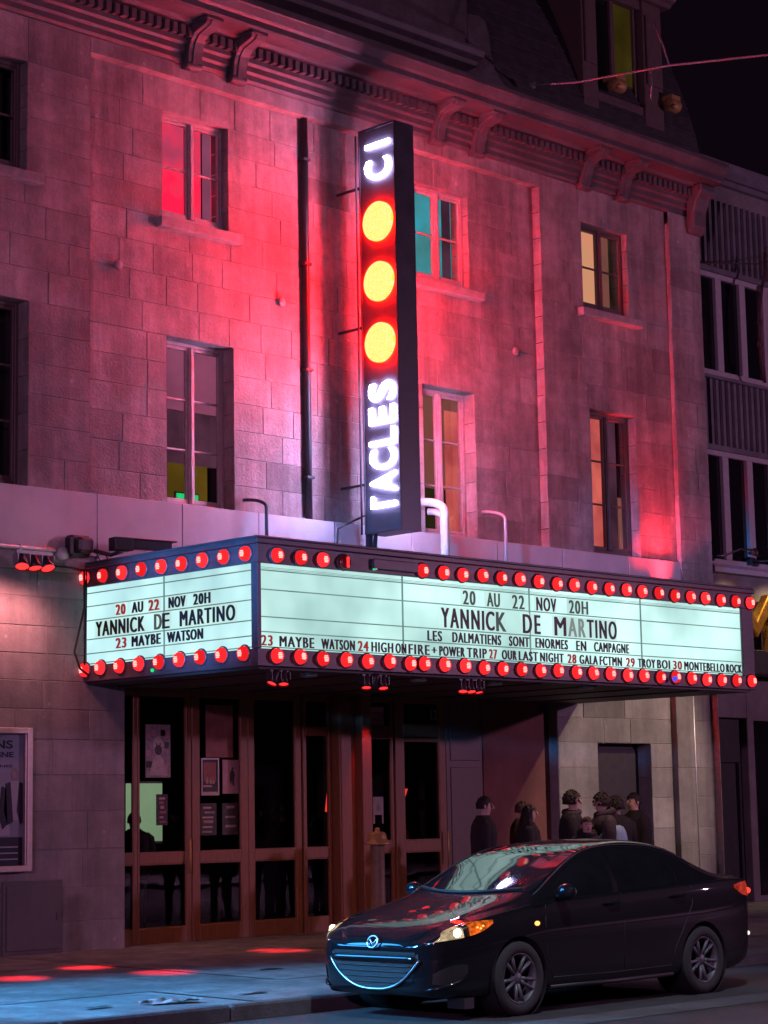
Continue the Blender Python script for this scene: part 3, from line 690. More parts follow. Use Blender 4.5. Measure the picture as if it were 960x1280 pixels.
mb = MB(); mb.box(28.2, 38, YN-.55, YN-.022, 3.94, 4.34); mb.build('shop_fascia', 'black_paint', NB, bevel=0.01)
mb = MB(); mb.box(28.1, 29.11, YN+.18, YN+.24, .15, 2.5); mb.box(28.1, 29.11, YN+.12, YN+.2, 2.5, 3.24); mb.box(28.12, 28.2, YN+.12, YN+.17, .15, 2.5); mb.box(29.02, 29.1, YN+.12, YN+.17, .15, 2.5)
mb.build('door', 'black_paint', NB, bevel=0.006)
mb = MB()
for xx in (29.3, 30.4, 31.5): mb.box(xx, xx+.9, YN-.05, YN-.021, .3, 3.2)
mb.build('shop_window', 'dark_glass', NB)
# ------------------------------------------------------------------ marquee
MX0, MX1, MY0, MY1, MZ0, MZ1 = 15.22, 24.62, 17.33, 20.60, 3.40, 4.83
MQ = thing('marquee', 'wide lightbox marquee with changeable black letters and red bulbs over the theatre doors', 'marquee', (19.9, 18.9, MZ0))
mb = MB()
mb.box(MX0+.06, MX1-.06, MY0+.14, MY1, MZ0+.02, MZ1-.08)                          # box body
mb.box(MX0, MX1, MY0, MY0+.138, MZ0, 3.595); mb.box(MX0, MX1, MY0, MY0+.138, 4.555, MZ1-.06)
mb.box(MX0, MX0+.058, MY0+.14, MY1, MZ0, 3.595); mb.box(MX0, MX0+.058, MY0+.14, MY1, 4.555, MZ1-.06)
mb.box(MX1-.058, MX1, MY0+.14, MY1, MZ0, MZ1-.06)
mb.box(MX0-.01, MX0+.05, MY0-.01, MY0+.10, 3.596, 4.554)                           # corner post
mb.box(24.345, MX1, MY0, MY0+.138, 3.596, 4.554)
mb.box(MX0, MX0+.058, 20.505, MY1, 3.596, 4.554)
mb.build('frame', 'marquee_frame', MQ, bevel=0.006)
mb = MB(); mb.box(MX0-.03, MX1+.03, MY0-.03, MY1+.02, MZ1-.058, MZ1); mb.box(MX0-.02, MX1+.02, MY0-.02, MY0+.05, MZ1+.001, MZ1+.03); mb.box(MX0-.02, MX0+.05, MY0+.051, MY1, MZ1+.001, MZ1+.03)
mb.box(17.0, 17.75, MY0-.05, MY0-.001, 4.60, 4.72)
mb.build('roof_edge', 'marquee_frame', MQ, bevel=0.008)
mb = MB(); mb.box(MX0+.05, MX1-.05, MY0+.05, MY1, MZ0-.03, MZ0+.019)
x = MX0+.5
while x < MX1-.3: mb.box(x, x+.03, MY0+.1, MY1, MZ0-.045, MZ0-.031); x += 1.1
mb.build('soffit', 'soffit_paint', MQ)
# lit panels
mb = MB(); mb.box(15.272, 24.343, MY0+.03, MY0+.06, 3.598, 4.552); fp = mb.build('light_panel', 'panel_light', MQ)
mb = MB(); mb.box(MX0+.02, MX0+.05, 17.432, 20.503, 3.598, 4.552); sp = mb.build('light_panel', 'panel_side_light', MQ)
# letter tracks and seams, the panel backlight put into their emission
em('track', (0.16, 0.27, 0.26), 1.0, nscale=2, lo=.6, hi=1.1)
mb = MB()
for z in (4.478, 4.262, 3.955, 3.787, 3.618): mb.box(15.30, 24.33, MY0+.012, MY0+.0295, z-.009, z+.003)
for z in (4.510, 4.495): mb.box(15.30, 24.33, MY0+.018, MY0+.0295, z-.003, z)
for x in (17.534, 19.818, 22.074): mb.box(x-.008, x+.008, MY0+.016, MY0+.0298, 3.62, 4.55)
mb.build('letter_track', 'track', fp)
mb = MB()
for z in (4.478, 4.318, 4.145, 3.915, 3.742, 3.618): mb.box(MX0+.004, MX0+.0195, 17.45, 20.49, z-.009, z+.003)
mb.box(MX0+.008, MX0+.0198, 18.99, 19.006, 3.62, 4.55)
mb.build('letter_track', 'track', sp)
# lettering: (text, x0, x1, z0, z1, material)
FRONT = [('20', 18.575, 18.80, 4.275, 4.448, 1), ('AU', 19.01, 19.25, 4.275, 4.448, 1), ('22', 19.48, 19.71, 4.275, 4.448, 1), ('NOV', 19.94, 20.33, 4.275, 4.448, 0), ('20H', 20.58, 20.965, 4.275, 4.448, 1),
 ('YANNI', 18.18, 18.95, 3.975, 4.215, 0), ('C', 18.98, 19.14, 3.975, 4.215, 0), ('K', 19.17, 19.36, 3.975, 4.215, 1), ('DE', 19.67, 20.01, 3.975, 4.215, 0), ('M', 20.28, 20.52, 3.975, 4.215, 0), ('AR', 20.55, 20.90, 3.975, 4.215, 2), ('TINO', 20.93, 21.54, 3.975, 4.215, 0),
 ('LES', 17.935, 18.185, 3.80, 3.925, 0), ('DALMATIENS', 18.37, 19.25, 3.80, 3.925, 0), ('SONT', 19.40, 19.78, 3.80, 3.925, 0), ('ENORMES', 19.90, 20.53, 3.80, 3.925, 0), ('EN', 20.70, 20.90, 3.80, 3.925, 0), ('CAMPAGNE', 21.06, 21.785, 3.80, 3.925, 0),
 ('23', 15.277, 15.445, 3.627, 3.745, 3), ('MAYBE', 15.55, 16.08, 3.627, 3.745, 0), ('WATSON', 16.19, 16.72, 3.627, 3.745, 0), ('24', 16.77, 16.94, 3.627, 3.745, 3),
 ('HIGH ON FIRE + POWER TRIP', 16.99, 18.98, 3.627, 3.745, 0), ('27', 19.025, 19.17, 3.627, 3.745, 3), ('OUR LAST NIGHT', 19.26, 20.44, 3.627, 3.745, 0), ('28', 20.52, 20.69, 3.627, 3.745, 3),
 ('GALA FCTMN', 20.757, 21.625, 3.627, 3.745, 0), ('29', 21.715, 21.895, 3.627, 3.745, 3), ('TROY BOI', 21.965, 22.66, 3.627, 3.745, 0), ('30', 22.73, 22.925, 3.627, 3.745, 3), ('MONTEBELLO ROCK', 22.98, 24.312, 3.627, 3.745, 0)]
SIDE = [('20', 19.898, 19.726, 4.165, 4.292, 3), ('AU', 19.587, 19.387, 4.165, 4.292, 0), ('22', 19.267, 19.085, 4.165, 4.292, 3), ('NOV', 18.893, 18.60, 4.165, 4.292, 0), ('20H', 18.441, 18.155, 4.165, 4.292, 0),
 ('YANNICK', 20.293, 19.36, 3.935, 4.115, 0), ('D', 19.162, 19.04, 3.935, 4.115, 1), ('E', 19.01, 18.895, 3.935, 4.115, 0), ('MARTINO', 18.688, 17.725, 3.935, 4.115, 0),
 ('23', 19.898, 19.71, 3.765, 3.888, 3), ('MAYBE', 19.588, 19.06, 3.765, 3.888, 0), ('WATSON', 18.925, 18.287, 3.765, 3.888, 0)]
def by_words(lst):
    out = []
    for (t, a, b, c, d, mi) in lst:
        n_ = len(t.replace(' ', ''))+.45*t.count(' '); k = 0.0
        for wd_ in t.split(' '):
            out.append((wd_, a+(b-a)*k/n_, a+(b-a)*(k+len(wd_)-.12)/n_, c, d, mi) if wd_ != '+' else (wd_, a+(b-a)*k/n_, a+(b-a)*(k+.8)/n_, c+.03, d-.02, mi)); k += len(wd_)+.45
    return out
FRONT = by_words(FRONT)
LM = ['lettering_black', 'ghost_letter', 'faded_letter', 'red_numeral']
def px_margin(a, b): return (min(a, b)-.03, max(a, b)+.03)
pl = MB()
for (t, a, b, c, d, mi) in FRONT:
    mb = MB(); put_text(mb, t, lambda u, v, w_: (a+(b-a)*u, MY0+.001+.012*(1-w_), c+(d-c)*v), 0, 0.0, 1.22 if d-c < .2 else 1.3)
    put_text(mb, t, lambda u, v, w_: (a+(b-a)*u+(.014 if d-c > .2 else .009), MY0+.002+.012*(1-w_), c+(d-c)*v), 0, 0.0, 1.22 if d-c < .2 else 1.3)
    mb.build('lettering', LM[mi], MQ, fix=False)
    if d > 4.0: lo, hi = px_margin(a, b); pl.box(lo, hi, MY0+.020, MY0+.024, c-.012, d+.02)
pl.build('letter_plate', 'plate_light', fp)
pl = MB()
for (t, a, b, c, d, mi) in SIDE:
    mb = MB(); put_text(mb, t, lambda u, v, w_: (MX0-.008+.012*(1-w_), a+(b-a)*u, c+(d-c)*v), 0, 0.0, 1.22)
    put_text(mb, t, lambda u, v, w_: (MX0-.007+.012*(1-w_), a+(b-a)*u-.012, c+(d-c)*v), 0, 0.0, 1.22)
    mb.build('lettering', LM[mi], MQ, fix=False)
    if d > 4.0: lo, hi = px_margin(a, b); pl.box(MX0+.011, MX0+.015, lo, hi, c-.012, d+.02)
pl.build('letter_plate', 'plate_light', sp)
# bulbs
def bulb_mesh(loc, dead=False, red='bulb_red'):
    s = MB()
    s.lathe([(.102, .0), (.102, -.012), (.086, -.018)], (0, 0, 0), (0, 1, 0), 20, 2)
    s.lathe([(.084, -.010), (.082, -.040), (.072, -.062), (.046, -.076), (0.0, -.080)], (0, 0, 0), (0, 1, 0), 20, 3 if dead else 0)
    if not dead:
        for z, a, b in ((.028, -.022, .020), (.0095, -.030, .028), (-.0095, -.026, .031), (-.028, -.022, .024)):
            s.box(a, b, -.088, -.074, z-.0062, z+.0062, 1)
    o = s.build('bulb', [red, 'led_core', 'marquee_frame', 'cap_glass_red'], None, loc=(0, 0, 0))
    o.parent = MQ; o.location = Vector(loc)-WL[MQ.name]; return o
b0 = None; BV = []
front = [(x, 4.648) for x in (15.50, 15.86, 16.20)]+[(17.85+.352*i, 4.64) for i in range(20)]+[(x, 3.515) for x in (15.47, 15.84, 16.18, 16.56, 16.89, 17.26, 17.60, 17.83)]+[(18.19+.35*i, 3.515) for i in range(19)]
for (x, z) in front:
    jx, jz = random.uniform(-.012, .012), random.uniform(-.008, .008)
    if b0 is None: b0 = bulb_mesh((x, MY0-.001, z)); BV.append(b0); continue
    if len(BV) < 3: BV.append(bulb_mesh((x, MY0-.001, z), False, ('bulb_red_dim', 'bulb_red_hot')[len(BV)-1])); continue
    o = random.choice(BV+[b0]).copy(); COL.objects.link(o); o.rotation_euler.x = random.uniform(-.10, .06); o.location = Vector((x+jx, MY0-.001, z+jz))-WL[MQ.name]; o.rotation_euler.y = random.uniform(-.15, .15)
for zz, y0 in ((4.662, 20.50), (3.548, 20.55)):
    for i in range(9):
        o = random.choice(BV+[b0]).copy(); COL.objects.link(o); o.location = Vector((MX0-.001, min(20.49, y0-.375*i), zz+random.uniform(-.008, .008)))-WL[MQ.name]; o.rotation_euler.z = R(-90)
bulb_mesh((16.54, MY0-.001, 4.645), True)
mb = MB(); mb.box(16.525, 16.56, MY0-.09, MY0-.085, 4.58, 4.70); mb.build('bulb_filament', 'spot_red', MQ)
mb = MB(); mb.ball((17.02, MY0-.03, 4.60), .018); mb.build('pilot_light', 'led_green', MQ)
mb = MB(); mb.ball((17.06, MY0-.03, 4.615), .018); mb.build('pilot_light', 'lamp_white', MQ)
mb = MB(); mb.ball((MX0-.02, 19.18, 3.46), .022); mb.build('pilot_light', 'led_green', MQ)
mb = MB(); mb.ball((22.63, MY0-.09, 3.49), .035); mb.build('pilot_light', 'led_blue', MQ)

# red spotlights in threes, each cluster a lamp of its own
def par_cluster(name, label, c, aims, energy, cone, bar='x', group=None, r=.085, real=None):
    t = thing(name, label, 'spotlight', c, group)
    c = Vector(c); n_ = len(aims); q_ = .17 if r > .08 else .135; dz_ = .10 if r > .08 else .075
    s = MB(); wdt = q_*n_
    s.box(c.x-wdt/2, c.x+wdt/2, c.y-.02, c.y+.02, c.z-.02, c.z+.02)
    for i in range(n_+1): s.box(c.x-wdt/2+q_*i-.006, c.x-wdt/2+q_*i+.006, c.y-.05, c.y+.05, c.z-dz_*1.5, c.z-.021)
    s.build('bracket', 'plastic_lamp' if r > .08 else 'dark_metal', t)
    for i, a in enumerate(aims):
        p = c+Vector((-wdt/2+q_/2+q_*i, -.01, -dz_)); d = (Vector(a)-p).normalized()
        h = MB(); h.lathe([(0, -.09), (.035, -.09), (.045, -.03), (r*.72, .02), (r, .10), (r*.92, .10)], p, d, 18)
        hd = h.build('lamp_head', 'dark_metal', t)
        f = MB(); f.lathe([(0, .092), (r*.5, .090), (r*.93, .080)], p, d, 18); f.build('lens', 'spot_red', hd)
        if energy and (real is None or i in real):
            l = light('red_spot', 'SPOT', (0, 0, 0), energy, (1, .02, .03), .05, None, cone, 1.0)
            l.parent = t; l.location = p+d*.13-WL[t.name]; l.rotation_euler = d.to_track_quat('-Z', 'Y').to_euler()
    return t
par_cluster('spotlight_cluster', 'three red spotlights on a wire cage bracket at the left wall, under a white conduit', (14.17, 20.10, 4.86), [(12.45, 17.9, .15), (13.75, 18.5, .15), (13.85, 17.3, .15)], 5200, 8.5)
l = light('spot_spill', 'SPOT', (0, 0, 0), 130, (1, .30, .30), .12, None, 150, 1.0); l.parent = bpy.data.objects['spotlight_cluster']; l.location = (-.05, -.12, -.30); l.rotation_euler = Vector((-.12, .35, -1)).to_track_quat('-Z', 'Y').to_euler()
par_cluster('spotlight_cluster', 'trio of red spotlights under the marquee, nearest the red door post', (17.10, 17.42, 3.37), [(16.2, 16.6, .15), (16.72, 18.7, .15), (16.6, 16.4, .15)], 2600, 14, group='red spotlights under the marquee', r=.062, real=(1,))
par_cluster('spotlight_cluster', 'trio of red spotlights under the middle of the marquee front', (18.75, 17.42, 3.37), [(17.6, 16.5, .15), (18.1, 16.3, .15), (18.6, 16.6, .15)], 0, 19, group='red spotlights under the marquee', r=.062)
par_cluster('spotlight_cluster', 'pair of red spotlights under the front left corner of the marquee', (15.60, 17.42, 3.37), [(13.85, 17.3, .15), (14.9, 16.5, .15)], 0, 14, group='red spotlights under the marquee', r=.062, real=(0,))
# recessed downlights
for i, x in enumerate((16.25, 18.05, 19.42, 21.2)):
    s = MB(); s.lathe([(.10, .0), (.10, -.035), (.085, -.045), (.08, -.02)], (x, 17.62, MZ0-.03), (0, 0, 1), 16); s.lathe([(0, -.03), (.08, -.03)], (x, 17.62, MZ0-.03), (0, 0, 1), 16, 1)
    s.build('downlight', ['plastic_lamp', 'lamp_white'], MQ)
l = light('door_red_lamp', 'SPOT', (19.92, 20.3, 3.24), 45, (1, .035, .025), .03, (20.02, 20.60, 2.2), 38, .8); l.parent = MQ; l.location = Vector(l.location)-WL[MQ.name]
for x, e_, y_ in ((16.9, 55, 18.7), (18.6, 60, 18.7), (21.3, 70, 17.1)):  # last one stands ahead of the marquee, added fill on the people
    l = light('canopy_lamp', 'SPOT', (x, y_, 3.34), e_, (1, .36, .22) if y_ > 18 else (1, .55, .42), .1, (x, y_+1.3, .2), 120, .9); l.parent = MQ; l.location = Vector(l.location)-WL[MQ.name]
s = MB(); s.lathe([(0, 0), (.06, 0), (.07, -.04), (.05, -.09), (0, -.09)], (19.86, 20.2, 3.37+.0), (0, 0, 1), 14); s.build('lamp_socket', 'dark_metal', MQ)
# upward red floodlight standing on the marquee roof
t = thing('floodlight', 'small red floodlight on the marquee roof washing the wall beside the last window', 'floodlight', (24.45, 19.55, MZ1))
s = MB(); s.box(24.37, 24.53, 19.47, 19.63, MZ1, MZ1+.02); s.box(24.37, 24.385, 19.5, 19.6, MZ1+.02, MZ1+.2); s.box(24.515, 24.53, 19.5, 19.6, MZ1+.02, MZ1+.2); s.build('bracket', 'dark_metal', t)
d = (Vector((26.62, 20.5, 6.0))-Vector((24.45, 19.55, MZ1+.2))).normalized()
s = MB(); s.lathe([(0, -.09), (.05, -.09), (.06, 0), (.075, .08), (.068, .08)], (24.45, 19.55, MZ1+.2), d, 16); hd = s.build('lamp_head', 'dark_metal', t)
s = MB(); s.lathe([(0, .07), (.066, .07)], (24.45, 19.55, MZ1+.2), d, 16); s.build('lens', 'spot_red', hd)
l = light('red_flood', 'SPOT', (0, 0, 0), 900, (1, .02, .03), .03, None, 23, .9); l.parent = t; l.location = Vector((0, 0, .2))+d*.10; l.rotation_euler = d.to_track_quat('-Z', 'Y').to_euler()
t = thing('floodlight', 'small red lamp tucked beside the parapet under the last tall window', 'floodlight', (26.62, 20.15, 4.72))
s = MB(); s.box(26.55, 26.69, 20.40, 20.469, 4.72, 4.86); s.box(26.60, 26.64, 20.15, 20.40, 4.76, 4.80); s.build('bracket', 'dark_metal', t)
s = MB(); s.lathe([(0, -.08), (.045, -.08), (.055, .0), (.07, .07), (.062, .07)], (26.62, 20.13, 4.82), (0, .22, 1), 16); hd = s.build('lamp_head', 'dark_metal', t)
s = MB(); s.lathe([(0, .06), (.06, .06)], (26.62, 20.13, 4.82), (0, .22, 1), 16); s.build('lens', 'spot_red', hd)
l = light('red_flood', 'SPOT', (0, 0, 0), 1300, (1, .02, .03), .14, None, 48, 1.0); l.parent = t; l.location = (0, 0, .20); l.rotation_euler = Vector((-.02, .24, 1)).to_track_quat('-Z', 'Y').to_euler()

# ------------------------------------------------------------------ blade sign
SX0, SX1, SY0, SY1, SZ0, SZ1 = 19.50, 19.90, 19.30, 20.0, 5.50, 11.17
BS = thing('blade_sign', 'tall black blade sign with glowing white letters and three amber and red discs', 'sign', (19.7, 19.65, SZ0))
mb = MB()
mb.box(SX0+.03, SX1-.03, SY0, SY1, SZ0, SZ1)
for (a, b) in ((SX0+.008, SX0+.029), (SX1-.029, SX1-.008)):
    for (c, d) in ((SY0, SY0+.014), (SY1-.014, SY1)): mb.box(a, b, c, d, SZ0, SZ1)
    mb.box(a, b, SY0+.0145, SY1-.0145, SZ0, SZ0+.03); mb.box(a, b, SY0+.0145, SY1-.0145, SZ1-.03, SZ1)
for z in (7.4, 9.3): mb.box(SX0+.032, SX1-.032, SY0-.003, SY0-.0005, z, z+.012)
mb.build('cabinet', 'sign_black', BS, bevel=0.004)
for a, b in ((SX0+.026, SX0+.0295), (SX1-.0295, SX1-.026)):
    mb = MB(); mb.box(a, b, SY0+.016, SY1-.016, SZ0+.032, SZ1-.032); mb.build('sign_face', 'sign_face', BS)
mb = MB()
mb.tube([(19.66, 20.07, 4.84), (19.66, 20.07, 11.0)], .05, 10); mb.tube([(19.485, 20.03, 5.5), (19.485, 20.03, 11.1)], .014, 8)
for z in (6.2, 8.4, 10.4): mb.box(19.64, 19.68, 20.02, 20.6, z, z+.03)
mb.build('mast', 'dark_metal', BS)
YB, YT = 19.39, 19.875       # baseline (street side) and cap height (wall side)
def sign_side(sx, dirn):
    # dirn -1: the face seen from the left; +1: the far face
    f = sx+dirn*.001
    def place(txt, z0, z1, yb=YB, yt=YT):
        s = MB(); a, b = (z0, z1) if dirn < 0 else (z1, z0)
        put_text(s, txt, lambda u, v, w_: (f+dirn*(.022*w_+.006), yb+(yt-yb)*v, a+(b-a)*u), 0, 0.004)
        s.build('letter', 'letter_white', BS, fix=False)
    if dirn < 0:
        for tx, z0, z1 in (('S', 7.30, 7.56), ('E', 6.985, 7.22), ('L', 6.69, 6.91), ('C', 6.36, 6.63), ('A', 6.04, 6.31), ('C', 10.41, 10.69)): place(tx, z0, z1)
        s = MB(); s.box(f-.028, f-.006, YB, YT-.066, 5.835, 5.90); s.box(f-.028, f-.006, YT-.065, YT, 5.835, 5.995); s.build('letter', 'letter_white', BS, bevel=.01)
        s = MB(); s.box(f-.028, f-.006, YB, YT, 10.865, 10.93); s.build('letter', 'letter_white', BS, bevel=.02)
    else:
        for tx, z0, z1 in (('S', 5.85, 6.14), ('P', 6.18, 6.45), ('E', 6.49, 6.76), ('C', 6.80, 7.1), ('T', 7.13, 7.4), ('C', 10.38, 10.69)): place(tx, z0, z1)
    for z in (9.80, 8.955, 8.10):
        s = MB(); s.lathe([(.275, .0), (.275, .05), (.265, .056), (0, .056)], (0, 0, 0), (dirn, 0, 0), 40)
        o = s.build('disc', 'led_disc', None, loc=(0, 0, 0)); o.parent = BS; o.location = Vector((f+dirn*.005, 19.63, z))-WL[BS.name]
sign_side(SX0+.03, -1); sign_side(SX1-.03, 1)

# ------------------------------------------------------------------ fittings on the facade
def pipe(name, label, cat, pts, r, mat, n=10, group=None, extra=None):
    s = MB(); s.tube(pts, r, n)
    if extra: extra(s)
    c = pts[0]
    return tag(s.build(name, mat, loc=c), label, cat, group)
def clips(s):
    for z in (6.3, 7.8, 9.3, 10.8): s.box(18.995, 19.125, 20.565, 20.68, z, z+.035)
pipe('drainpipe', 'dark drainpipe running down the facade left of the blade sign', 'drainpipe', [(19.06, 20.625, 5.74), (19.06, 20.625, 11.42)], .052, 'black_paint', extra=clips)
def bend(x, y, z0, z1, h, r, k=8, dx=-1):
    return [(x, y, z0), (x, y, z1)]+[(x+dx*h*(1-math.cos(a)), y+.0, z1+h*math.sin(a)) for a in [math.pi*i/(2*k)*1.0 for i in range(1, k+1)]]+[(x+dx*(h+.14), y, z1+h+.0)]
def vent_pts(x, y, z0, z1, h, back):
    return [(x, y, z0), (x, y, z1)]+[(x-.3*back*(1-math.cos(a))/1, y+back*(1-math.cos(a)), z1+h*math.sin(a)) for a in [math.pi*i/16 for i in range(1, 9)]]
pipe('conduit', 'thin bent conduit above the front left corner of the marquee', 'conduit', vent_pts(18.0, 20.3, 4.83, 5.78, .12, .34), .024, 'dark_metal')
pipe('conduit', 'thin grey conduit bending into the wall right of the thick white pair', 'conduit', vent_pts(22.70, 20.3, 4.83, 6.02, .14, .36), .026, 'galv')
pipe('conduit', 'thin pale conduit running down the right end of the stone pier to the pavement', 'conduit', [(27.40, 20.53, .2), (27.40, 20.53, 4.4)], .022, 'galv')
pipe('vent_pipe', 'thick pale pipe with a hooked top, left one of the pair beside the blade sign', 'pipe', vent_pts(21.27, 20.18, 4.83, 6.0, .16, .34), .062, 'pale_paint', 12)
pipe('vent_pipe', 'thick pale pipe with a hooked top, right one of the pair beside the blade sign', 'pipe', vent_pts(21.40, 20.28, 4.83, 5.9, .14, .26), .05, 'pale_paint', 12)
def anchor(x, y, z, label):
    s = MB(); s.lathe([(0, -.07), (.05, -.068), (.066, -.05), (.066, -.035), (.03, -.03), (.03, .0)], (x, y, z), (0, 1, 0), 16)
    tag(s.build('wall_anchor', 'trim_stone', loc=(x, y, z)), label, 'wall anchor', 'round iron wall anchors')
anchor(15.82, YR, 8.74, 'round wall tie at the left edge of the recessed stone panel'); anchor(18.62, YR, 8.71, 'round wall tie between the red lit window and the drainpipe'); anchor(23.42, YR, 8.72, 'round wall tie right of the teal lit window')
t = thing('security_camera', 'black camera housing on a wall bracket above the left end of the marquee', 'camera', (15.0, 20.46, 4.98))
s = MB(); s.box(14.86, 15.16, 20.30, 20.465, 4.90, 5.16); s.box(14.9, 15.12, 20.18, 20.30, 4.94, 5.12); s.build('junction_box', 'black_paint', t, bevel=.03)
s = MB(); s.tube([(15.12, 20.25, 4.98), (15.3, 20.1, 4.92), (15.42, 20.02, 4.97)], .025); s.build('arm', 'black_paint', t)
s = MB(); s.obox((15.72, 20.0, 5.06), (1, -.12, .0), (.75, .12, .11)); s.obox((15.40, 20.03, 5.05), (1, -.12, 0), (.26, .17, .16)); s.obox((15.76, 19.995, 5.125), (1, -.12, 0), (.82, .15, .015)); s.build('housing', 'black_paint', t, bevel=.01)
s = MB(); s.tube([(15.3, 20.2, 4.92), (15.4, 20.25, 4.84), (15.55, 20.3, 4.80)], .008); s.tube([(15.2, 20.25, 4.93), (15.32, 20.3, 4.82), (15.4, 20.35, 4.8)], .008); s.build('cable', 'rubber', t)
s = MB(); s.tube([(11.0, 20.42, 4.965), (14.72, 20.42, 4.965)], .022); s.lathe([(0, -.05), (.075, -.05), (.075, .03), (0, .03)], (14.80, 20.42, 4.93), (0, 1, 0), 16)
for x in (12.6, 13.4, 14.2): s.box(x-.015, x+.015, 20.40, 20.47, 4.93, 5.0)
tag(s.build('conduit', 'pale_paint', loc=(14.8, 20.42, 4.93)), 'white conduit along the wall ending in a round junction box', 'conduit')
s = MB(); s.tube([(14.45, 20.3, 4.79), (14.6, 20.36, 4.76), (14.9, 20.40, 4.77), (15.15, 20.42, 4.75)], .012); s.tube([(15.12, 20.40, 4.75), (15.10, 20.36, 4.3), (15.02, 20.38, 3.95), (14.98, 20.40, 3.75), (15.08, 20.42, 3.55), (15.2, 20.42, 3.48)], .014)
s.tube([(15.17, 20.42, 4.75), (15.18, 20.44, 4.2), (15.16, 20.44, 3.6)], .012)
tag(s.build('loose_cable', 'rubber', loc=(15.1, 20.42, 3.5)), 'loose black cables hanging down the left back edge of the marquee', 'cable')
s = MB(); s.box(18.75, 19.15, 20.22, 20.46, 5.02, 5.10); s.box(18.85, 19.05, 20.3, 20.46, 4.84, 5.02)
tag(s.build('junction_box', 'dark_metal', loc=(18.95, 20.3, 4.84), bevel=.01), 'dark box lamp fixed to the fascia under the drainpipe', 'box')
s = MB(); s.box(18.85, 19.45, 18.2, 18.5, 4.84, 4.90); s.obox((19.1, 18.3, 4.95), (1, .1, .12), (.5, .25, .04))
tag(s.build('floodlight_box', 'dark_metal', loc=(19.1, 18.3, 4.84), bevel=.01), 'flat black floodlight lying on the marquee roof below the blade sign', 'floodlight')
s = MB(); s.tube([(19.25, 20.2, 4.83), (19.22, 20.25, 5.3), (19.3, 20.3, 5.6), (19.7, 20.2, 5.8)], .014); s.tube([(19.6, 19.9, 4.83), (19.6, 19.92, 5.2), (19.62, 19.9, 5.52)], .03)
tag(s.build('sign_cable', 'rubber', loc=(19.3, 20.2, 4.83)), 'black power cables running up behind the blade sign', 'cable')

# poster case on the left wall
t = thing('poster_case', 'framed glass poster case on the grey wall at the left edge', 'poster case', (13.6, 20.5, 1.15))
x0, x1, z0, z1 = 12.75, 14.405, 1.16, 2.83
s = MB(); s.box(x0, x0+.07, 20.42, 20.523, z0, z1); s.box(x1-.07, x1, 20.42, 20.523, z0, z1); s.box(x0+.07, x1-.07, 20.42, 20.523, z1-.07, z1); s.box(x0+.07, x1-.07, 20.42, 20.523, z0, z0+.07)
s.box(x0+.07, x0+.09, 20.44, 20.523, z0+.07, z1-.07); s.box(x1-.09, x1-.07, 20.44, 20.523, z0+.07, z1-.07)
s.build('frame', 'case_frame', t, bevel=.008)
s = MB(); s.add([(x0+.07, 20.45, z0+.07), (x1-.07, 20.45, z0+.07), (x1-.07, 20.45, z1-.07), (x0+.07, 20.45, z1-.07)], [(0, 1, 2, 3)]); s.build('glass', 'pane_glass', t)
s = MB(); s.box(x0+.09, x1-.09, 20.50, 20.51, 1.56, z1-.07, 0); s.box(x0+.09, x1-.09, 20.50, 20.51, z0+.07, 1.558, 1)
def fig(x, zt_, sc_, mi):   # flat printed figures in open dark jackets
    P = lambda pts: s.prism([(x+a*sc_, zt_+b*sc_) for a, b in pts], 'y', 20.496, 20.4985, mi)
    P([(-.13, -.18), (-.06, -.16), (-.02, -.62), (-.10, -.66), (-.15, -.5)]); P([(.13, -.18), (.06, -.16), (.03, -.5), (.08, -.66), (.15, -.6)])
    s.prism([(x+a*sc_, zt_+b*sc_) for a, b in [(-.06, -.15), (.06, -.15), (.05, -.6), (-.04, -.6)]], 'y', 20.4985, 20.4995, 2)
    s.prism([(x+.055*sc_*math.cos(k*.63), zt_-.07*sc_+.075*sc_*math.sin(k*.63)) for k in range(10)], 'y', 20.497, 20.4995, 3)
for i, x in enumerate((13.0, 13.33, 13.66, 13.95, 14.2)): fig(x, 2.36-.05*(i % 2), 1.0, 1)
for x in (13.4, 13.75, 14.05): s.prism([(x-.06, 2.0), (x+.06, 2.0), (x+.09, 1.58), (x-.08, 1.58)], 'y', 20.4985, 20.4995, 2)
put_text(s, 'DALMATIENS', lambda u, v, w_: (12.90+1.27*u, 20.496+.002*w_, 2.585+.10*v), 1, .03)
put_text(s, 'EN CAMPAGNE', lambda u, v, w_: (13.25+.93*u, 20.496+.002*w_, 2.485+.065*v), 1, .03)
put_text(s, 'EN TOURNEE', lambda u, v, w_: (13.55+.62*u, 20.496+.002*w_, 2.37+.03*v), 1, .01)
for i, wd in enumerate((.5, .7, .4)): s.box(14.1-wd*.5, 14.25, 20.4965, 20.4985, 1.30+.07*i, 1.315+.07*i, 2)
s.build('poster', ['poster_blue', 'poster_navy', 'poster_pale', 'poster_grey'], t)
s = MB(); s.box(14.05, 14.90, 20.505, 20.53, .2, 1.05); s.box(14.10, 14.85, 20.492, 20.504, .25, 1.0); s.box(14.80, 14.83, 20.48, 20.491, .58, .68)
tag(s.build('utility_hatch', 'hatch_grey', loc=(14.47, 20.52, .2), bevel=.006), 'square grey metal hatch low on the wall below the poster case', 'hatch')

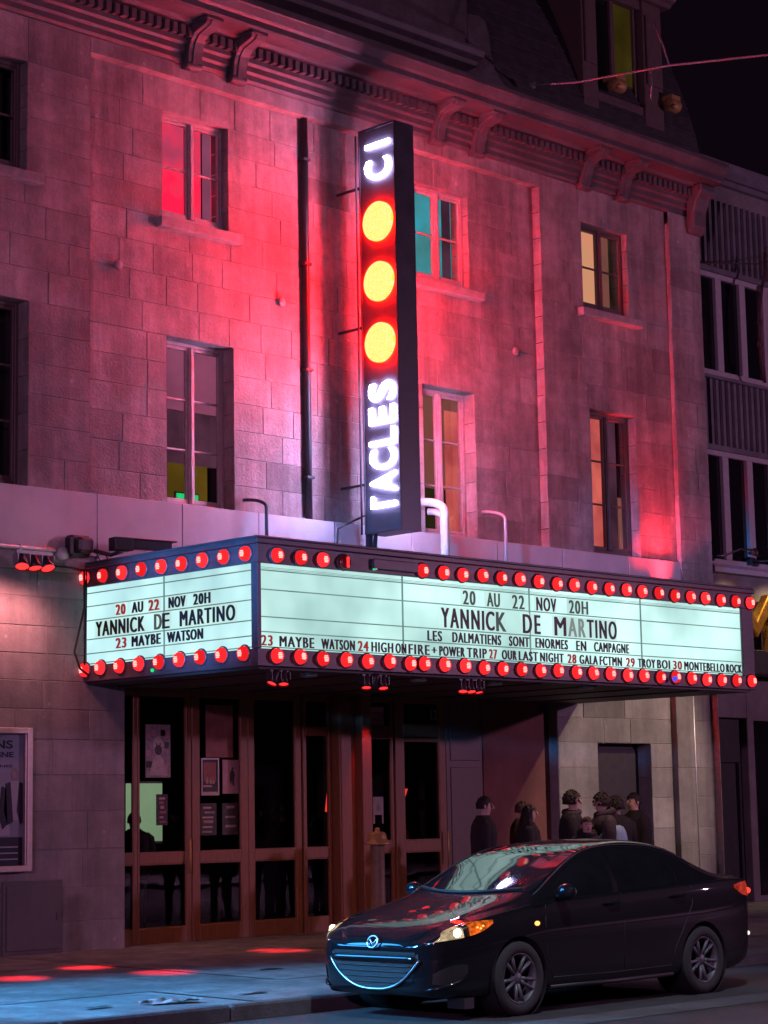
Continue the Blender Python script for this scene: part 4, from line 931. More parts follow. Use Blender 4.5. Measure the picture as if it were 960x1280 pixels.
# gold letter of the neighbouring shop and its swan neck lamps
s = MB()
gx, gz, gw, gh = 28.62, 4.36, 1.05, .98
poly = [(0, 0), (.17, 0), (.17, .62), (.5, .22), (.83, .62), (.83, 0), (1, 0), (1, 1), (.86, 1), (.5, .52), (.14, 1), (0, 1)]
s.prism([(gx+a*gw, gz+b*gh) for a, b in poly], 'y', 20.42, 20.60)
tag(s.build('shop_letter', 'gold', loc=(gx, 20.5, gz), bevel=.02), 'big gold letter M standing on the dark fascia of the neighbouring shop', 'sign letter')
for i, (x, lb) in enumerate(((28.12, 'black swan neck lamp by the corner, aimed at the gold letter'), (29.35, 'black swan neck lamp over the right stem of the gold letter'))):
    t = thing('swan_neck_lamp', lb, 'wall lamp', (x, 20.68, 5.85), 'black lamps over the gold letters')
    s = MB(); s.box(x-.05, x+.05, 20.62, 20.69, 5.85, 5.98); s.tube([(x, 20.64, 5.92), (x+.1, 20.4, 5.9), (x+.25, 20.15, 6.0), (x+.38, 20.0, 5.98)], .018); s.build('arm', 'black_paint', t)
    s = MB(); s.lathe([(.02, .06), (.05, .03), (.11, -.06), (.10, -.06), (.03, 0)], (x+.4, 19.98, 5.95), (0, -.4, 1), 16); s.build('lamp_shade', 'black_paint', t)
    l = light('shop_lamp', 'SPOT', (0, 0, 0), 110, (1, .72, .38), .05, None, 100, .7); l.parent = t; l.location = Vector((x+.4, 19.97, 5.88))-WL[t.name]; l.rotation_euler = Vector((0.12, .30, -1)).to_track_quat('-Z', 'Y').to_euler()
s = MB(); s.tube([(29.6, 20.25, 11.3), (29.50, 20.2, 10.9), (29.38, 20.2, 10.6), (29.28, 20.2, 10.2), (29.26, 20.2, 9.76), (29.30, 20.2, 9.3), (29.5, 20.3, 9.0)], .03)
for z in (10.6, 10.0, 9.6): s.ball((29.28+.05*(z-10), 20.2, z), (.05, .05, .07))
s.tube([(28.0, 20.5, 10.9), (28.6, 20.3, 10.95), (29.3, 20.22, 11.05), (30.5, 20.3, 11.4)], .012)
tag(s.build('hanging_cable', 'rubber', loc=(29.3, 20.2, 9.0)), 'bundle of black cables hanging in front of the upper windows next door', 'cable')
s = MB(); s.tube([(23.42, 20.2, 12.83), (23.46, 19.95, 12.80), (23.57, 19.4, 12.71), (23.61, 18.5, 12.61), (23.59, 17.6, 12.49), (23.52, 16.7, 12.3), (23.39, 15.8, 12.09), (23.0, 13.5, 11.7), (21.5, 6, 10.8), (20, -3, 10.5)], .018, 8)
s.ball((23.43, 20.15, 12.83), .06)
for a, b in (((23.60, 18.0, 12.55), (23.58, 18.0, 12.08)), ((23.72, 18.0, 13.3), (23.66, 17.7, 12.52))): s.tube([a, ((a[0]+b[0])/2+.03, (a[1]+b[1])/2, (a[2]+b[2])/2), b], .014)
tag(s.build('overhead_cable', 'cable_grey', loc=(23.4, 20.2, 12.8)), 'knotted pale cable strung from the roof out over the street', 'cable')

# ------------------------------------------------------------------ bollard, litter
t = thing('bollard', 'slim bollard with a bell shaped brass cap in front of the doors', 'bollard', (17.68, 18.0, pz(18)))
s = MB(); s.lathe([(.12, 0), (.12, .05), (.088, .07), (.085, 1.20), (.09, 1.22)], (17.68, 18, pz(18)), (0, 0, 1), 20); s.build('post', 'bollard_paint', t)
s = MB(); s.lathe([(.155, 1.215), (.165, 1.225), (.16, 1.24), (.125, 1.27), (.115, 1.30), (.105, 1.345), (.085, 1.365), (.03, 1.375), (.03, 1.40), (.025, 1.415), (0, 1.42)], (17.68, 18, pz(18)), (0, 0, 1), 20); s.build('cap', 'brass', t)
s = MB(); rr = random.Random(3)
rows = []
for j in range(5):
    rows.append([(11.55+.07*i+.02*rr.random(), 14.60+.05*j+.03*rr.random()-.02*i, .139+.05*abs(math.sin(i*1.7+j*2.1))*rr.random()+.004) for i in range(8)])
s.grid(rows, 0, False)
tag(s.build('litter', 'litter', loc=(11.8, 14.7, .138)), 'crumpled pale sheet of litter lying on the pavement by the curb', 'litter')
for (x, y, a, b, lb) in ((11.0, 14.75, .25, .1, 'dark flattened scrap of litter left of the pale crumpled sheet'), (12.65, 14.66, .32, .09, 'dark flattened scrap of litter right of the pale crumpled sheet'), (14.6, 16.6, .3, .1, 'dark scrap of litter alone in the middle of the pavement')):
    s = MB(); z = pz(y)
    rows = [[(x+a*i/4+.02*rr.random(), y+b*j/2+.02*rr.random(), z+.006+.012*rr.random()) for i in range(5)] for j in range(3)]
    s.grid(rows, 0, False); tag(s.build('litter', 'rubber', loc=(x, y, z)), lb, 'litter')

# ------------------------------------------------------------------ posters and signs behind the glass
def poster(name, label, x0, x1, z0, z1, mat, y=20.93, deco=None, mats=None, frame=False):
    if y == 20.93: x0 -= .13; x1 -= .13
    s = MB(); s.box(x0, x1, y, y+.008, z0, z1, 0)
    if deco: deco(s, x0, x1, z0, z1, y)
    if frame:
        for (a, b, c, d) in ((x0-.02, x0, z0-.02, z1+.02), (x1, x1+.02, z0-.02, z1+.02), (x0, x1, z0-.02, z0), (x0, x1, z1, z1+.02)): s.box(a, b, y-.012, y+.01, c, d, 1)
    return tag(s.build(name, [mat]+(mats or ['poster_dark']), loc=((x0+x1)/2, y, z0)), label, 'poster')
def d_face(s, x0, x1, z0, z1, y):
    cx, w_, h = (x0+x1)/2, x1-x0, z1-z0; rr = random.Random(5)
    E = lambda ex, ez, a, b, mi, d: s.prism([(ex+a*math.cos(k*.45), ez+b*math.sin(k*.45)) for k in range(14)], 'y', y-d, y-.0005, mi)
    for k in range(16): ax, az = x0+w_*rr.random()*.8, z0+h*rr.random()*.85; s.box(ax, ax+w_*.18, y-.0012, y-.0004, az, az+h*.12, 2+(k % 2))
    E(cx, z0+h*.60, w_*.20, h*.19, 4, .003); s.prism([(cx-w_*.36, z0+h*.04), (cx-w_*.22, z0+h*.32), (cx-w_*.08, z0+h*.42), (cx+w_*.08, z0+h*.42), (cx+w_*.22, z0+h*.32), (cx+w_*.36, z0+h*.04)], 'y', y-.0025, y-.0005, 4)
    E(cx, z0+h*.52, w_*.15, h*.10, 1, .0036); E(cx-w_*.08, z0+h*.63, w_*.035, h*.018, 1, .0038); E(cx+w_*.08, z0+h*.63, w_*.035, h*.018, 1, .0038)
def d_fig(s, x0, x1, z0, z1, y):
    cx, w_, h = (x0+x1)/2+.02, x1-x0, z1-z0
    s.prism([(cx-w_*.14, z0+h*.60), (cx-w_*.05, z0+h*.70), (cx+w_*.07, z0+h*.70), (cx+w_*.17, z0+h*.56), (cx+w_*.12, z0+h*.42), (cx+w_*.12, z0+h*.24), (cx+w_*.03, z0+h*.24), (cx, z0+h*.40), (cx-w_*.07, z0+h*.24), (cx-w_*.14, z0+h*.42)], 'y', y-.002, y-.0005, 1)
    s.prism([(cx+.01+w_*.06*math.cos(k*.6), z0+h*.745+h*.035*math.sin(k*.6)) for k in range(11)], 'y', y-.002, y-.0005, 1)
def d_scene(s, x0, x1, z0, z1, y):
    w_, h = x1-x0, z1-z0
    s.box(x0+w_*.1, x1-w_*.1, y-.0012, y-.0004, z0+h*.35, z1-h*.08, 2)
    for k, a in enumerate((.25, .48, .66)): s.prism([(x0+w_*a, z0+h*.30), (x0+w_*(a+.16), z0+h*.30), (x0+w_*(a+.08), z0+h*(.52-.05*k))], 'y', y-.0022, y-.0013, 3)
    s.box(x0+w_*.08, x0+w_*.62, y-.002, y-.0004, z0+h*.2, z0+h*.25, 3); s.box(x0, x1, y-.002, y-.0004, z0, z0+h*.06, 3)
def d_bands(s, x0, x1, z0, z1, y):
    rr = random.Random(int(x0*100)); h = z1-z0
    for k in range(6):
        z = z0+h*(.08+.15*k); s.box(x0+.02+.05*rr.random(), x1-.02-.08*rr.random(), y-.0015, y-.0004, z, z+h*.05*(1+rr.random()), 2+k % 2)
def d_mark(s, x0, x1, z0, z1, y):
    h, w_ = z1-z0, x1-x0
    s.prism([(x0+w_*.3, z0+h*.2), (x0+w_*.7, z0+h*.2), (x0+w_*.68, z0+h*.55), (x0+w_*.55, z0+h*.6), (x0+w_*.55, z0+h*.72), (x0+w_*.45, z0+h*.72), (x0+w_*.45, z0+h*.6), (x0+w_*.32, z0+h*.55)], 'y', y-.0015, y-.0004, 1)
PG = 'posters behind the glass doors'
poster('poster', 'tall grey poster with a bearded face in front of a stone pattern', 16.61, 17.01, 2.26, 2.93, 'poster_grey', deco=d_face, mats=['poster_dark', 'poster_dark', 'poster_pink', 'poster_face'])
poster('poster', 'large plain rust red poster high in the second door', 17.60, 18.06, 2.52, 3.20, 'poster_red', deco=lambda s, *a: None)
poster('poster', 'framed poster with a small boat scene below the rust red one', 17.53, 17.79, 2.05, 2.49, 'poster_dark', deco=d_scene, mats=['case_frame', 'poster_red', 'poster_cream'], frame=True)
poster('poster', 'pink poster with one dark standing figure', 17.88, 18.16, 2.05, 2.49, 'poster_pink', deco=d_fig)
poster('poster', 'dark poster with pale lines of type beneath the boat scene', 17.50, 17.77, 1.52, 1.93, 'poster_dark', deco=d_bands, mats=['poster_dark', 'poster_grey', 'poster_cream'])
poster('poster', 'dark poster with faint lines beneath the pink poster', 17.87, 18.14, 1.52, 1.93, 'poster_dark', deco=d_bands, mats=['poster_dark', 'poster_dark', 'poster_grey'])
poster('poster', 'small rusty leaflet rack beside the lit screen in the first door', 16.78, 16.96, 1.66, 2.05, 'poster_dark', deco=d_bands, mats=['poster_dark', 'poster_red', 'poster_pink'])
for i, z in enumerate((1.45, 2.0, 2.52)):
    poster('poster', ('pale leaflet lowest of the three in the narrow left door pane', 'pale leaflet in the middle of the narrow left door pane', 'pale leaflet highest in the narrow left door pane')[i], 16.0, 16.13, z, z+.42, 'poster_grey', y=20.91, deco=d_bands, mats=['poster_dark', 'poster_pink', 'poster_dark'])
poster('notice', 'pinkish notice taped high on the glass right of the red post', 20.36, 20.64, 2.93, 3.24, 'poster_pink', y=20.845, deco=d_bands, mats=['poster_dark', 'poster_red', 'poster_pink'])
poster('notice', 'small white notice with a dark emblem at eye height on the glass', 20.46, 20.66, 1.74, 1.99, 'paper_white', y=20.90, deco=d_mark, mats=['poster_grey'])
s = MB(); s.box(20.46, 20.49, 20.90, 20.905, 1.62, 1.738); s.box(20.63, 20.66, 20.90, 20.905, 1.62, 1.738); tag(s.build('tape_strip', 'paper_white', loc=(20.55, 20.9, 1.62)), 'two strips of tape hanging below the white notice', 'tape')
s = MB(); put_text(s, '125', lambda u, v, w_: (21.57+.20*u, 20.822+.003*w_, 3.08+.14*v), 0, .01); tag(s.build('house_number', 'poster_grey', loc=(21.67, 20.822, 3.08)), 'faint house number on the transom glass of the right door', 'number')
t = thing('lit_screen', 'pale green glowing screen standing in the lobby behind the first door', 'screen', (17.3, 22.0, .2))
s = MB(); s.box(17.02, 17.60, 22.0, 22.04, 1.45, 2.21); s.build('display', 'screen_green', t)
s = MB(); s.box(16.99, 17.63, 22.042, 22.10, 1.42, 2.24); s.box(17.28, 17.34, 22.05, 22.1, .2, 1.42); s.box(17.05, 17.57, 21.95, 22.25, .2, .23); s.build('stand', 'black_paint', t)
for (x, z, w_, h, lb) in ((20.23, 1.80, .16, .26, 'red glowing sign low in the lobby, next to the red post'), (20.55, 2.06, .05, .10, 'tiny red glowing lamp above the white notice'), (21.6, 2.02, .26, .10, 'wide red glowing sign in the lobby behind the right door')):
    s = MB(); s.prism([(x, z), (x+w_*.8, z-.02), (x+w_, z+h*.9), (x+w_*.25, z+h)], 'y', 21.6, 21.64); tag(s.build('lit_sign', 'neon_red', loc=(x+w_/2, 21.6, z)), lb, 'lit sign')
s = MB(); s.lathe([(0, 0), (.15, 0), (.16, .02), (0, .03)], (21.42, 21.3, 1.42), (0, 1, 0), 20); tag(s.build('round_sign', 'red_panel', loc=(21.42, 21.3, 1.26)), 'dull red round sign low behind the right door', 'sign')
for i, x in enumerate((17.05, 17.28)):
    s = MB(); s.box(x, x+.13, 20.99, 21.0, 5.87, 5.96); s.box(x-.02, x+.15, 21.001, 21.03, 5.85, 5.98, 1)
    tag(s.build('exit_lamp', ['led_green', 'black_paint'], loc=(x+.05, 21.0, 5.85)), ('green glowing lamp low behind the left casement of the tall window', 'green glowing lamp low behind the right casement of the tall window')[i], 'lamp')
# ------------------------------------------------------------------ parked car
CX, CY = 12.83, 13.13
def pchip(xs, ys):
    xs = np.array(xs, float); ys = np.array(ys, float); h = np.diff(xs); d = np.diff(ys)/h
    mm = np.zeros(len(xs)); mm[0] = d[0]; mm[-1] = d[-1]
    for i in range(1, len(xs)-1):
        if d[i-1]*d[i] > 0:
            w1 = 2*h[i]+h[i-1]; w2 = h[i]+2*h[i-1]; mm[i] = (w1+w2)/(w1/d[i-1]+w2/d[i])
    def f(x):
        x = min(max(x, xs[0]), xs[-1]); i = min(np.searchsorted(xs, x, 'right')-1, len(xs)-2); t = (x-xs[i])/h[i]
        return ys[i]*(1+2*t)*(1-t)**2+mm[i]*h[i]*t*(1-t)**2+ys[i+1]*t*t*(3-2*t)+mm[i+1]*h[i]*t*t*(t-1)
    return f
zt = pchip([0, .03, .08, .2, .45, .8, 1.1, 1.22, 1.5, 1.8, 2.05, 2.4, 2.8, 3.2, 3.5, 3.8, 4.05, 4.2, 4.42, 4.52, 4.56, 4.58],
           [.63, .675, .715, .785, .865, .955, 1.030, 1.072, 1.175, 1.286, 1.375, 1.455, 1.478, 1.45, 1.385, 1.255, 1.145, 1.115, 1.10, 1.07, .99, .88])
Wf = pchip([0, .02, .06, .12, .2, .35, .6, .93, 1.5, 3.0, 3.57, 4.0, 4.3, 4.45, 4.53, 4.58], [.46, .57, .665, .725, .77, .815, .852, .868, .877, .877, .872, .85, .81, .755, .68, .54])
zb = pchip([0, .1, .4, 1, 4, 4.4, 4.58], [.235, .20, .18, .175, .19, .25, .36])
zs = pchip([0, .03, .08, .2, .5, 1.0, 1.3, 2, 3, 3.6, 4.1, 4.42, 4.52, 4.58], [.60, .64, .675, .735, .825, .905, .945, .975, 1.015, 1.04, 1.052, 1.045, .99, .85])
zte = pchip([0, .2, .6, 1.0, 1.2, 1.5, 1.8, 2.1, 2.3, 2.6, 3.0, 3.3, 3.6, 3.9, 4.1, 4.25, 4.45, 4.58], [.62, .770, .875, .945, .99, 1.13, 1.275, 1.375, 1.405, 1.418, 1.405, 1.36, 1.26, 1.135, 1.085, 1.075, 1.065, .865])
Wt = pchip([0, .1, .3, .6, 1.0, 1.2, 1.5, 1.8, 2.1, 2.6, 3.0, 3.4, 3.8, 4.1, 4.3, 4.5, 4.58], [.36, .50, .60, .68, .735, .745, .70, .65, .61, .585, .578, .585, .63, .69, .70, .60, .42])
def ring(x, k=44):
    W, b, s_, t, te, wt = Wf(x), zb(x), zs(x), zt(x), zte(x), Wt(x)
    te = max(te, s_+.012); t = max(t, te+.004); ws = W*.958; wt = min(wt, ws*.9)
    zm = b+(s_-b)*.56
    P = [(0, b), (W*.72, b), (W*.93, b+.018), (W*.978, b+.13), (W*.992, zm-.08), (W, zm+.04), (W*.990, s_-.09), (W*.972, s_-.03), (ws, s_), (ws-.022, s_+.010)]
    x0, z0 = P[-1]
    for u in (.33, .68): P.append((x0+(wt-x0)*u+.028*math.sin(u*math.pi)*min(1, (te-s_)/.3), z0+(te-z0)*u))
    P += [(wt, te), (wt*.93, te+.42*(t-te)), (wt*.75, te+.74*(t-te)), (wt*.42, te+.94*(t-te)), (0, t)]
    P = np.array(P); n_ = len(P)
    out = []
    for i in range(k):
        u = i/(k-1)*(n_-1); j = min(int(u), n_-2); f = u-j
        p0, p1, p2, p3 = P[max(j-1, 0)], P[j], P[j+1], P[min(j+2, n_-1)]
        d1 = np.linalg.norm(p2-p1)
        m1 = (p2-p0)/max(np.linalg.norm(p2-p1)+np.linalg.norm(p1-p0), 1e-6)*d1; m2 = (p3-p1)/max(np.linalg.norm(p3-p2)+np.linalg.norm(p2-p1), 1e-6)*d1
        h = p1*(1+2*f)*(1-f)**2+m1*f*(1-f)**2+p2*f*f*(3-2*f)+m2*f*f*(f-1)
        out.append((max(h[0], 0), h[1]))
    out[0] = (0, P[0][1]); out[-1] = (0, P[-1][1]); return out
_RC = {}
def rc(x):
    key = round(x, 3)
    if key not in _RC: _RC[key] = ring(key)
    return _RC[key]
def side_y(x, z):
    r = rc(x); best = 0
    for (a, b) in zip(r[4:-1], r[5:]):
        if (a[1]-z)*(b[1]-z) <= 0 and abs(b[1]-a[1]) > 1e-9:
            best = max(best, a[0]+(b[0]-a[0])*(z-a[1])/(b[1]-a[1]))
    return best
def top_z(x, y):
    r = rc(x); y = abs(y)
    for (a, b) in zip(r[:0:-1], r[-2::-1]):
        if a[0] <= y <= b[0]: return a[1]+(b[1]-a[1])*(y-a[0])/max(b[0]-a[0], 1e-9)
    return r[-8][1]
def front_x(y, z):
    y = abs(y); lo, hi = 0.0, .9
    if side_y(0, z) >= y: return 0.0
    for _ in range(26):
        m_ = (lo+hi)/2
        if side_y(m_, z) >= y: hi = m_
        else: lo = m_
    return hi
def C(x, y, z): return (CX+x, CY+y, z)
car = thing('parked_car', 'black four door saloon parked at the curb with headlights and amber indicator lit', 'car', (CX+2.25, CY, 0))
xs = sorted(set(list(np.round(np.concatenate([[0, .01, .02, .035, .05, .07, .09, .12, .15, .19, .24, .3], np.linspace(.36, 4.2, 76), [4.25, 4.3, 4.35, 4.4, 4.44, 4.47, 4.5, 4.52, 4.54, 4.56, 4.57, 4.58]]), 3))))
mb = MB(); rows = []
for x in xs:
    r = rc(x); rows.append([C(x, y, z) for y, z in r]+[C(x, -y, z) for y, z in r[-2:0:-1]])
K = len(rows[0])
vs = [p for r in rows for p in r]
fs = [(i*K+j, i*K+(j+1) % K, (i+1)*K+(j+1) % K, (i+1)*K+j) for i in range(len(rows)-1) for j in range(K)]
k = len(rc(0))
for base in (0, (len(rows)-1)*K):
    for j in range(k-1):
        a, b = j, j+1; c, d_ = (K-b) % K, (K-a) % K
        f = [base+a, base+b, base+c, base+d_]
        f2 = []
        for q in f:
            if q not in f2: f2.append(q)
        if len(f2) > 2: fs.append(tuple(f2))
mb.add(vs, fs, 0, True)
body = mb.build('body', ['car_paint', 'car_trim'], car)
# wheel arches cut out
cut = MB()
for wx in (.93, 3.57):
    for sgn in (-1, 1):
        pr = []
        cut.prism([(CX+wx+.352*math.cos(2*math.pi*q/48), .325+.352*math.sin(2*math.pi*q/48)) for q in range(48)], 'y', CY+sgn*.60, CY+sgn*1.05)
cu = cut.build('cutter', ['car_trim'])
bo = body.modifiers.new('arches', 'BOOLEAN'); bo.operation = 'DIFFERENCE'; bo.object = cu; bo.solver = 'EXACT'; bo.use_self = True
dg = bpy.context.evaluated_depsgraph_get()
me2 = bpy.data.meshes.new_from_object(body.evaluated_get(dg)); body.modifiers.clear(); body.data = me2
bpy.data.objects.remove(cu)
me2.polygons.foreach_set('use_smooth', [True]*len(me2.polygons)); me2.set_sharp_from_angle(angle=R(38))
def strip(name, mat, pts_fn, nu, nv, parent=body, off=.004, back=False):
    s = MB(); s.grid([[pts_fn(i/nu, j/nv) for i in range(nu+1)] for j in range(nv+1)]); return s.build(name, mat, parent)
def wind(xb, xt, kb, kt, ob, name, s0=.97):
    rows = []
    for j in range(15):
        v = j/14; row = []
        for i in range(25):
            c = -1+2*i/24
            x = (xb+kb*c*c)*(1-v)+(xt+kt*c*c)*v
            yy = c*s0*(Wt(x)*(.985)); row.append(C(x, yy, top_z(x, yy)+.005))
        rows.append(row)
    s = MB(); s.grid(rows); return s.build(name, 'dark_glass', car)
wind(1.08, 2.16, .18, .10, 0, 'windscreen')
wind(4.02, 3.42, -.02, .03, 0, 'rear_window', .9)
def sidepatch(name, mat, poly_b, poly_t, parent, n_=16, m_=6, off=.004, sides=(-1, 1)):
    fb = pchip(*zip(*poly_b)); ft = pchip(*zip(*poly_t)); xa, xb = poly_b[0][0], poly_b[-1][0]
    for sg in sides:
        rows = []
        for j in range(m_+1):
            row = []
            for i in range(n_+1):
                x = xa+(xb-xa)*i/n_; z = fb(x)+(ft(x)-fb(x))*j/m_; row.append(C(x, sg*(side_y(x, z)+off), z))
            rows.append(row)
        s = MB(); s.grid(rows); s.build(name, mat, parent)
# side doors: outline grooves, windows, handles
def gline(s, pts, sg, r=.004):
    s.tube([C(x, sg*(side_y(x, z)+.001), z) for x, z in pts], r, 6)
for sg in (-1, 1):
    s = MB()
    gline(s, [(1.30, .93), (1.27, .8), (1.29, .5), (1.36, .30)], sg); gline(s, [(2.36, .99), (2.36, .7), (2.36, .3)], sg); gline(s, [(3.42, 1.02), (3.40, .85), (3.24, .62), (3.12, .45), (3.08, .30)], sg); gline(s, [(1.36, .30), (2.2, .29), (3.08, .30)], sg)
    s.build('door_seam', 'car_trim', car)
sidepatch('door_window', 'dark_glass', [(1.47, .985), (1.9, .99), (2.30, 1.0)], [(1.47, 1.06), (1.75, 1.215), (2.05, 1.325), (2.30, 1.365)], car)
sidepatch('door_window', 'dark_glass', [(2.38, 1.003), (2.9, 1.022), (3.25, 1.05)], [(2.38, 1.368), (2.8, 1.368), (3.1, 1.335), (3.25, 1.29)], car)
sidepatch('door_window', 'dark_glass', [(3.29, 1.055), (3.45, 1.075), (3.62, 1.10)], [(3.29, 1.275), (3.45, 1.20), (3.62, 1.115)], car)
for sg in (-1, 1):
    for hx, hz in ((2.10, .905), (3.08, .935)):
        s = MB(); y = side_y(hx+.1, hz); s.tube([C(hx, sg*(y+.004), hz), C(hx+.03, sg*(y+.034), hz+.004), C(hx+.17, sg*(y+.034), hz+.006), C(hx+.20, sg*(y+.004), hz+.004)], [.008, .014, .014, .008], 8); s.build('door_handle', 'car_paint', car)
    s = MB(); y = side_y(1.5, .97); s.tube([C(1.50, sg*(y-.02), .985), C(1.48, sg*(y+.06), 1.0)], .02, 8)
    s.ball(C(1.47, sg*(y+.13), 1.035), (.06, .105, .072)); mr = s.build('mirror', 'car_paint', car)
    s = MB(); s.ball(C(1.512, sg*(y+.13), 1.035), (.025, .085, .056)); s.build('mirror_glass', 'chrome', mr)
    s = MB(); y = side_y(1.16, .775); s.ball(C(1.16, sg*(y), .775), (.034, .012, .021)); s.build('marker_lamp', 'indicator_hot', car)
    s = MB(); gline(s, [(1.34, .215), (2.2, .21), (3.1, .215)], sg, .02); s.build('sill_trim', 'car_trim', car)
# front: mouth, chrome smile, bars, emblem, lamps
def fx_(y, z, off=.006): return C(front_x(y, z)-off, y, z)
def mouth_b(u): return .262+.255*abs(u)**2.6
def mouth_t(u): return .575-.012*u*u
rows = []
for j in range(9):
    rows.append([fx_(.53*(-1+2*i/32), mouth_b(-1+2*i/32)+(mouth_t(-1+2*i/32)-mouth_b(-1+2*i/32))*j/8) for i in range(33)])
s = MB(); s.grid(rows); gr = s.build('grille', 'car_mesh', car)
s = MB()
for z in (.32, .365, .41, .455): 
    u1 = ((z-.262)/.255)**(1/2.6)*.97 if z > .262 else 0
    s.tube([fx_(.53*u1*(-1+2*i/16), z, .012) for i in range(17)], .005, 5)
s.build('grille_bar', 'car_trim', gr)
s = MB(); s.tube([fx_(.545*math.copysign(abs(u)**.8, u), mouth_b(math.copysign(abs(u)**.8, u))-.004, .012) for u in [(-1+2*i/40) for i in range(41)]], .011, 8); s.build('chrome_trim', 'chrome', gr)
s = MB(); s.grid([[fx_(.50*(-1+2*i/32), z+.010*(1-(-1+2*i/32)**2)*0, o) for i in range(33)] for z, o in ((.490, .010), (.497, .032), (.535, .036), (.545, .014))]); s.build('bumper_bar', 'car_paint', gr)
s = MB(); s.grid([[fx_(.50*(-1+2*i/32), z, .012) for i in range(33)] for z in (.553, .578)]); s.build('air_slot', 'car_trim', gr)
# emblem: a ring with a winged V
s = MB(); ec = Vector(fx_(0, .655, 0.0)); ec.x = CX-.012
s.tube([(ec.x+.016*math.sin(a), ec.y+.062*math.cos(a), ec.z+.050*math.sin(a)) for a in [2*math.pi*i/28 for i in range(29)]], .008, 8)
for sg in (-1, 1): s.tube([(ec.x+.012, ec.y+sg*.052, ec.z+.022), (ec.x+.008, ec.y+sg*.034, ec.z+.012), (ec.x+.002, ec.y+sg*.016, ec.z-.008), (ec.x, ec.y, ec.z-.024)], [.006, .008, .007, .008], 8)
s.build('emblem', 'chrome', car)
for sg in (-1, 1):
    # fog lamp recess with a lip
    rows = [[C(x-.004, sg*(side_y(x, z0+(z1-z0)*j/4)+.005), z0+(z1-z0)*j/4) for x, z0, z1 in ((.055, .315, .40), (.09, .31, .43), (.14, .31, .455), (.2, .32, .47), (.27, .345, .475), (.33, .40, .47))] for j in range(5)]
    s = MB(); s.grid(rows); fg = s.build('fog_recess', 'car_trim', car)
    s = MB(); s.tube([C(x-.006, sg*(side_y(x, z)+.010), z) for x, z in ((.03, .262), (.07, .275), (.12, .288), (.19, .305), (.26, .33), (.31, .37))], [.008, .016, .02, .02, .016, .006], 8); s.build('bumper_lip', 'car_paint', car)
    # headlamp
    bt = pchip([.035, .1, .2, .35, .5, .64], [.655, .668, .682, .705, .745, .812]); tp = pchip([.035, .1, .2, .35, .5, .64], [.690, .742, .782, .812, .828, .832])
    tp0 = tp; tp = lambda x, tp0=tp0: min(tp0(x), zte(x)-.014)
    hl_rows = lambda off, a, b, n_=14: [[C(x-off*.5, sg*(side_y(x, z)+off), z) for x in [a+(b-a)*i/n_ for i in range(n_+1)] for z in [bt(x)+(tp(x)-bt(x))*j/6]] for j in range(7)]
    s = MB(); s.grid(hl_rows(.006, .035, .64)); hl = s.build('headlight', 'reflector', car)
    s = MB(); s.grid(hl_rows(.0085, .06, .30)); s.build('lamp_bowl', 'headlamp_soft', hl)
    x, z = .245, .735
    s = MB(); s.ball(C(x, sg*(side_y(x, z)+.008), z), (.042, .022, .036)); s.build('bulb', 'headlamp', hl)
    s = MB(); s.grid(hl_rows(.0095, .36, .62)); s.build('indicator', 'indicator', hl)
    for x, z in ((.44, .775), (.50, .785), (.47, .765)):
        s = MB(); s.ball(C(x, sg*(side_y(x, z)+.012), z), (.014, .006, .009)); s.build('indicator_bulb', 'indicator_hot', hl)
    s = MB(); s.grid(hl_rows(.026, .035, .64)); s.build('lens', 'lens_glass', hl)
    # tail lamp
    tb = pchip([4.12, 4.3, 4.45, 4.54], [.975, .90, .885, .90]); tt = pchip([4.12, 4.3, 4.45, 4.54], [1.0, 1.025, 1.03, 1.01])
    rows = [[C(x+.004, sg*(side_y(x, z)+.008), z) for x in [4.12+.42*i/10 for i in range(11)] for z in [tb(x)+(tt(x)-tb(x))*j/6]] for j in range(7)]
    s = MB(); s.grid(rows); tl = s.build('tail_light', 'tail_red', car)
    s = MB(); s.ball(C(4.45, sg*(side_y(4.45, .93)+.012), .935), (.05, .012, .03)); s.build('bulb', 'tail_hot', tl)
    s = MB(); s.ball(C(4.47, sg*(side_y(4.47, .52)+.004), .52), (.02, .008, .02)); s.build('reflector', 'painted_glint', car)
    # hood shut line and wipers
    s = MB(); s.tube([C(x, sg*(side_y(x, zs(x)+.004)-.012), zs(x)+.012) for x in np.linspace(.2, 1.15, 14)], .004, 5); s.build('bonnet_seam', 'car_trim', car)
s = MB(); s.tube([C(1.09+.16*(y/.6)**2, y, top_z(1.09+.16*(y/.6)**2, y)+.012) for y in np.linspace(-.62, .62, 20)], .014, 6)
s.tube([C(1.16, -.55, 1.01), C(1.24, -.25, 1.055), C(1.24, .02, 1.065)], .007, 6); s.tube([C(1.12, .02, 1.02), C(1.22, .35, 1.05), C(1.28, .55, 1.045)], .007, 6); s.build('wiper', 'car_trim', car)
s = MB()
for sg in (-1, 1): s.tube([C(x, sg*(Wt(x)+.004), zte(x)+.006) for x in np.linspace(1.25, 3.7, 30)], .007, 6)
s.build('roof_trim', 'car_trim', car)
s = MB(); s.lathe([(0, .05), (.012, .045), (.02, .0), (.02, -.02)], C(3.15, 0, top_z(3.15, 0)+.02), (-.35, 0, 1), 10); s.build('aerial', 'car_paint', car)
s = MB(); s.box(CX+.30, CX+.42, CY-.78, CY-.58, .10, .19); s.box(CX+.25, CX+4.3, CY-.68, CY+.68, .2, .26); s.build('underbody', 'car_trim', car)
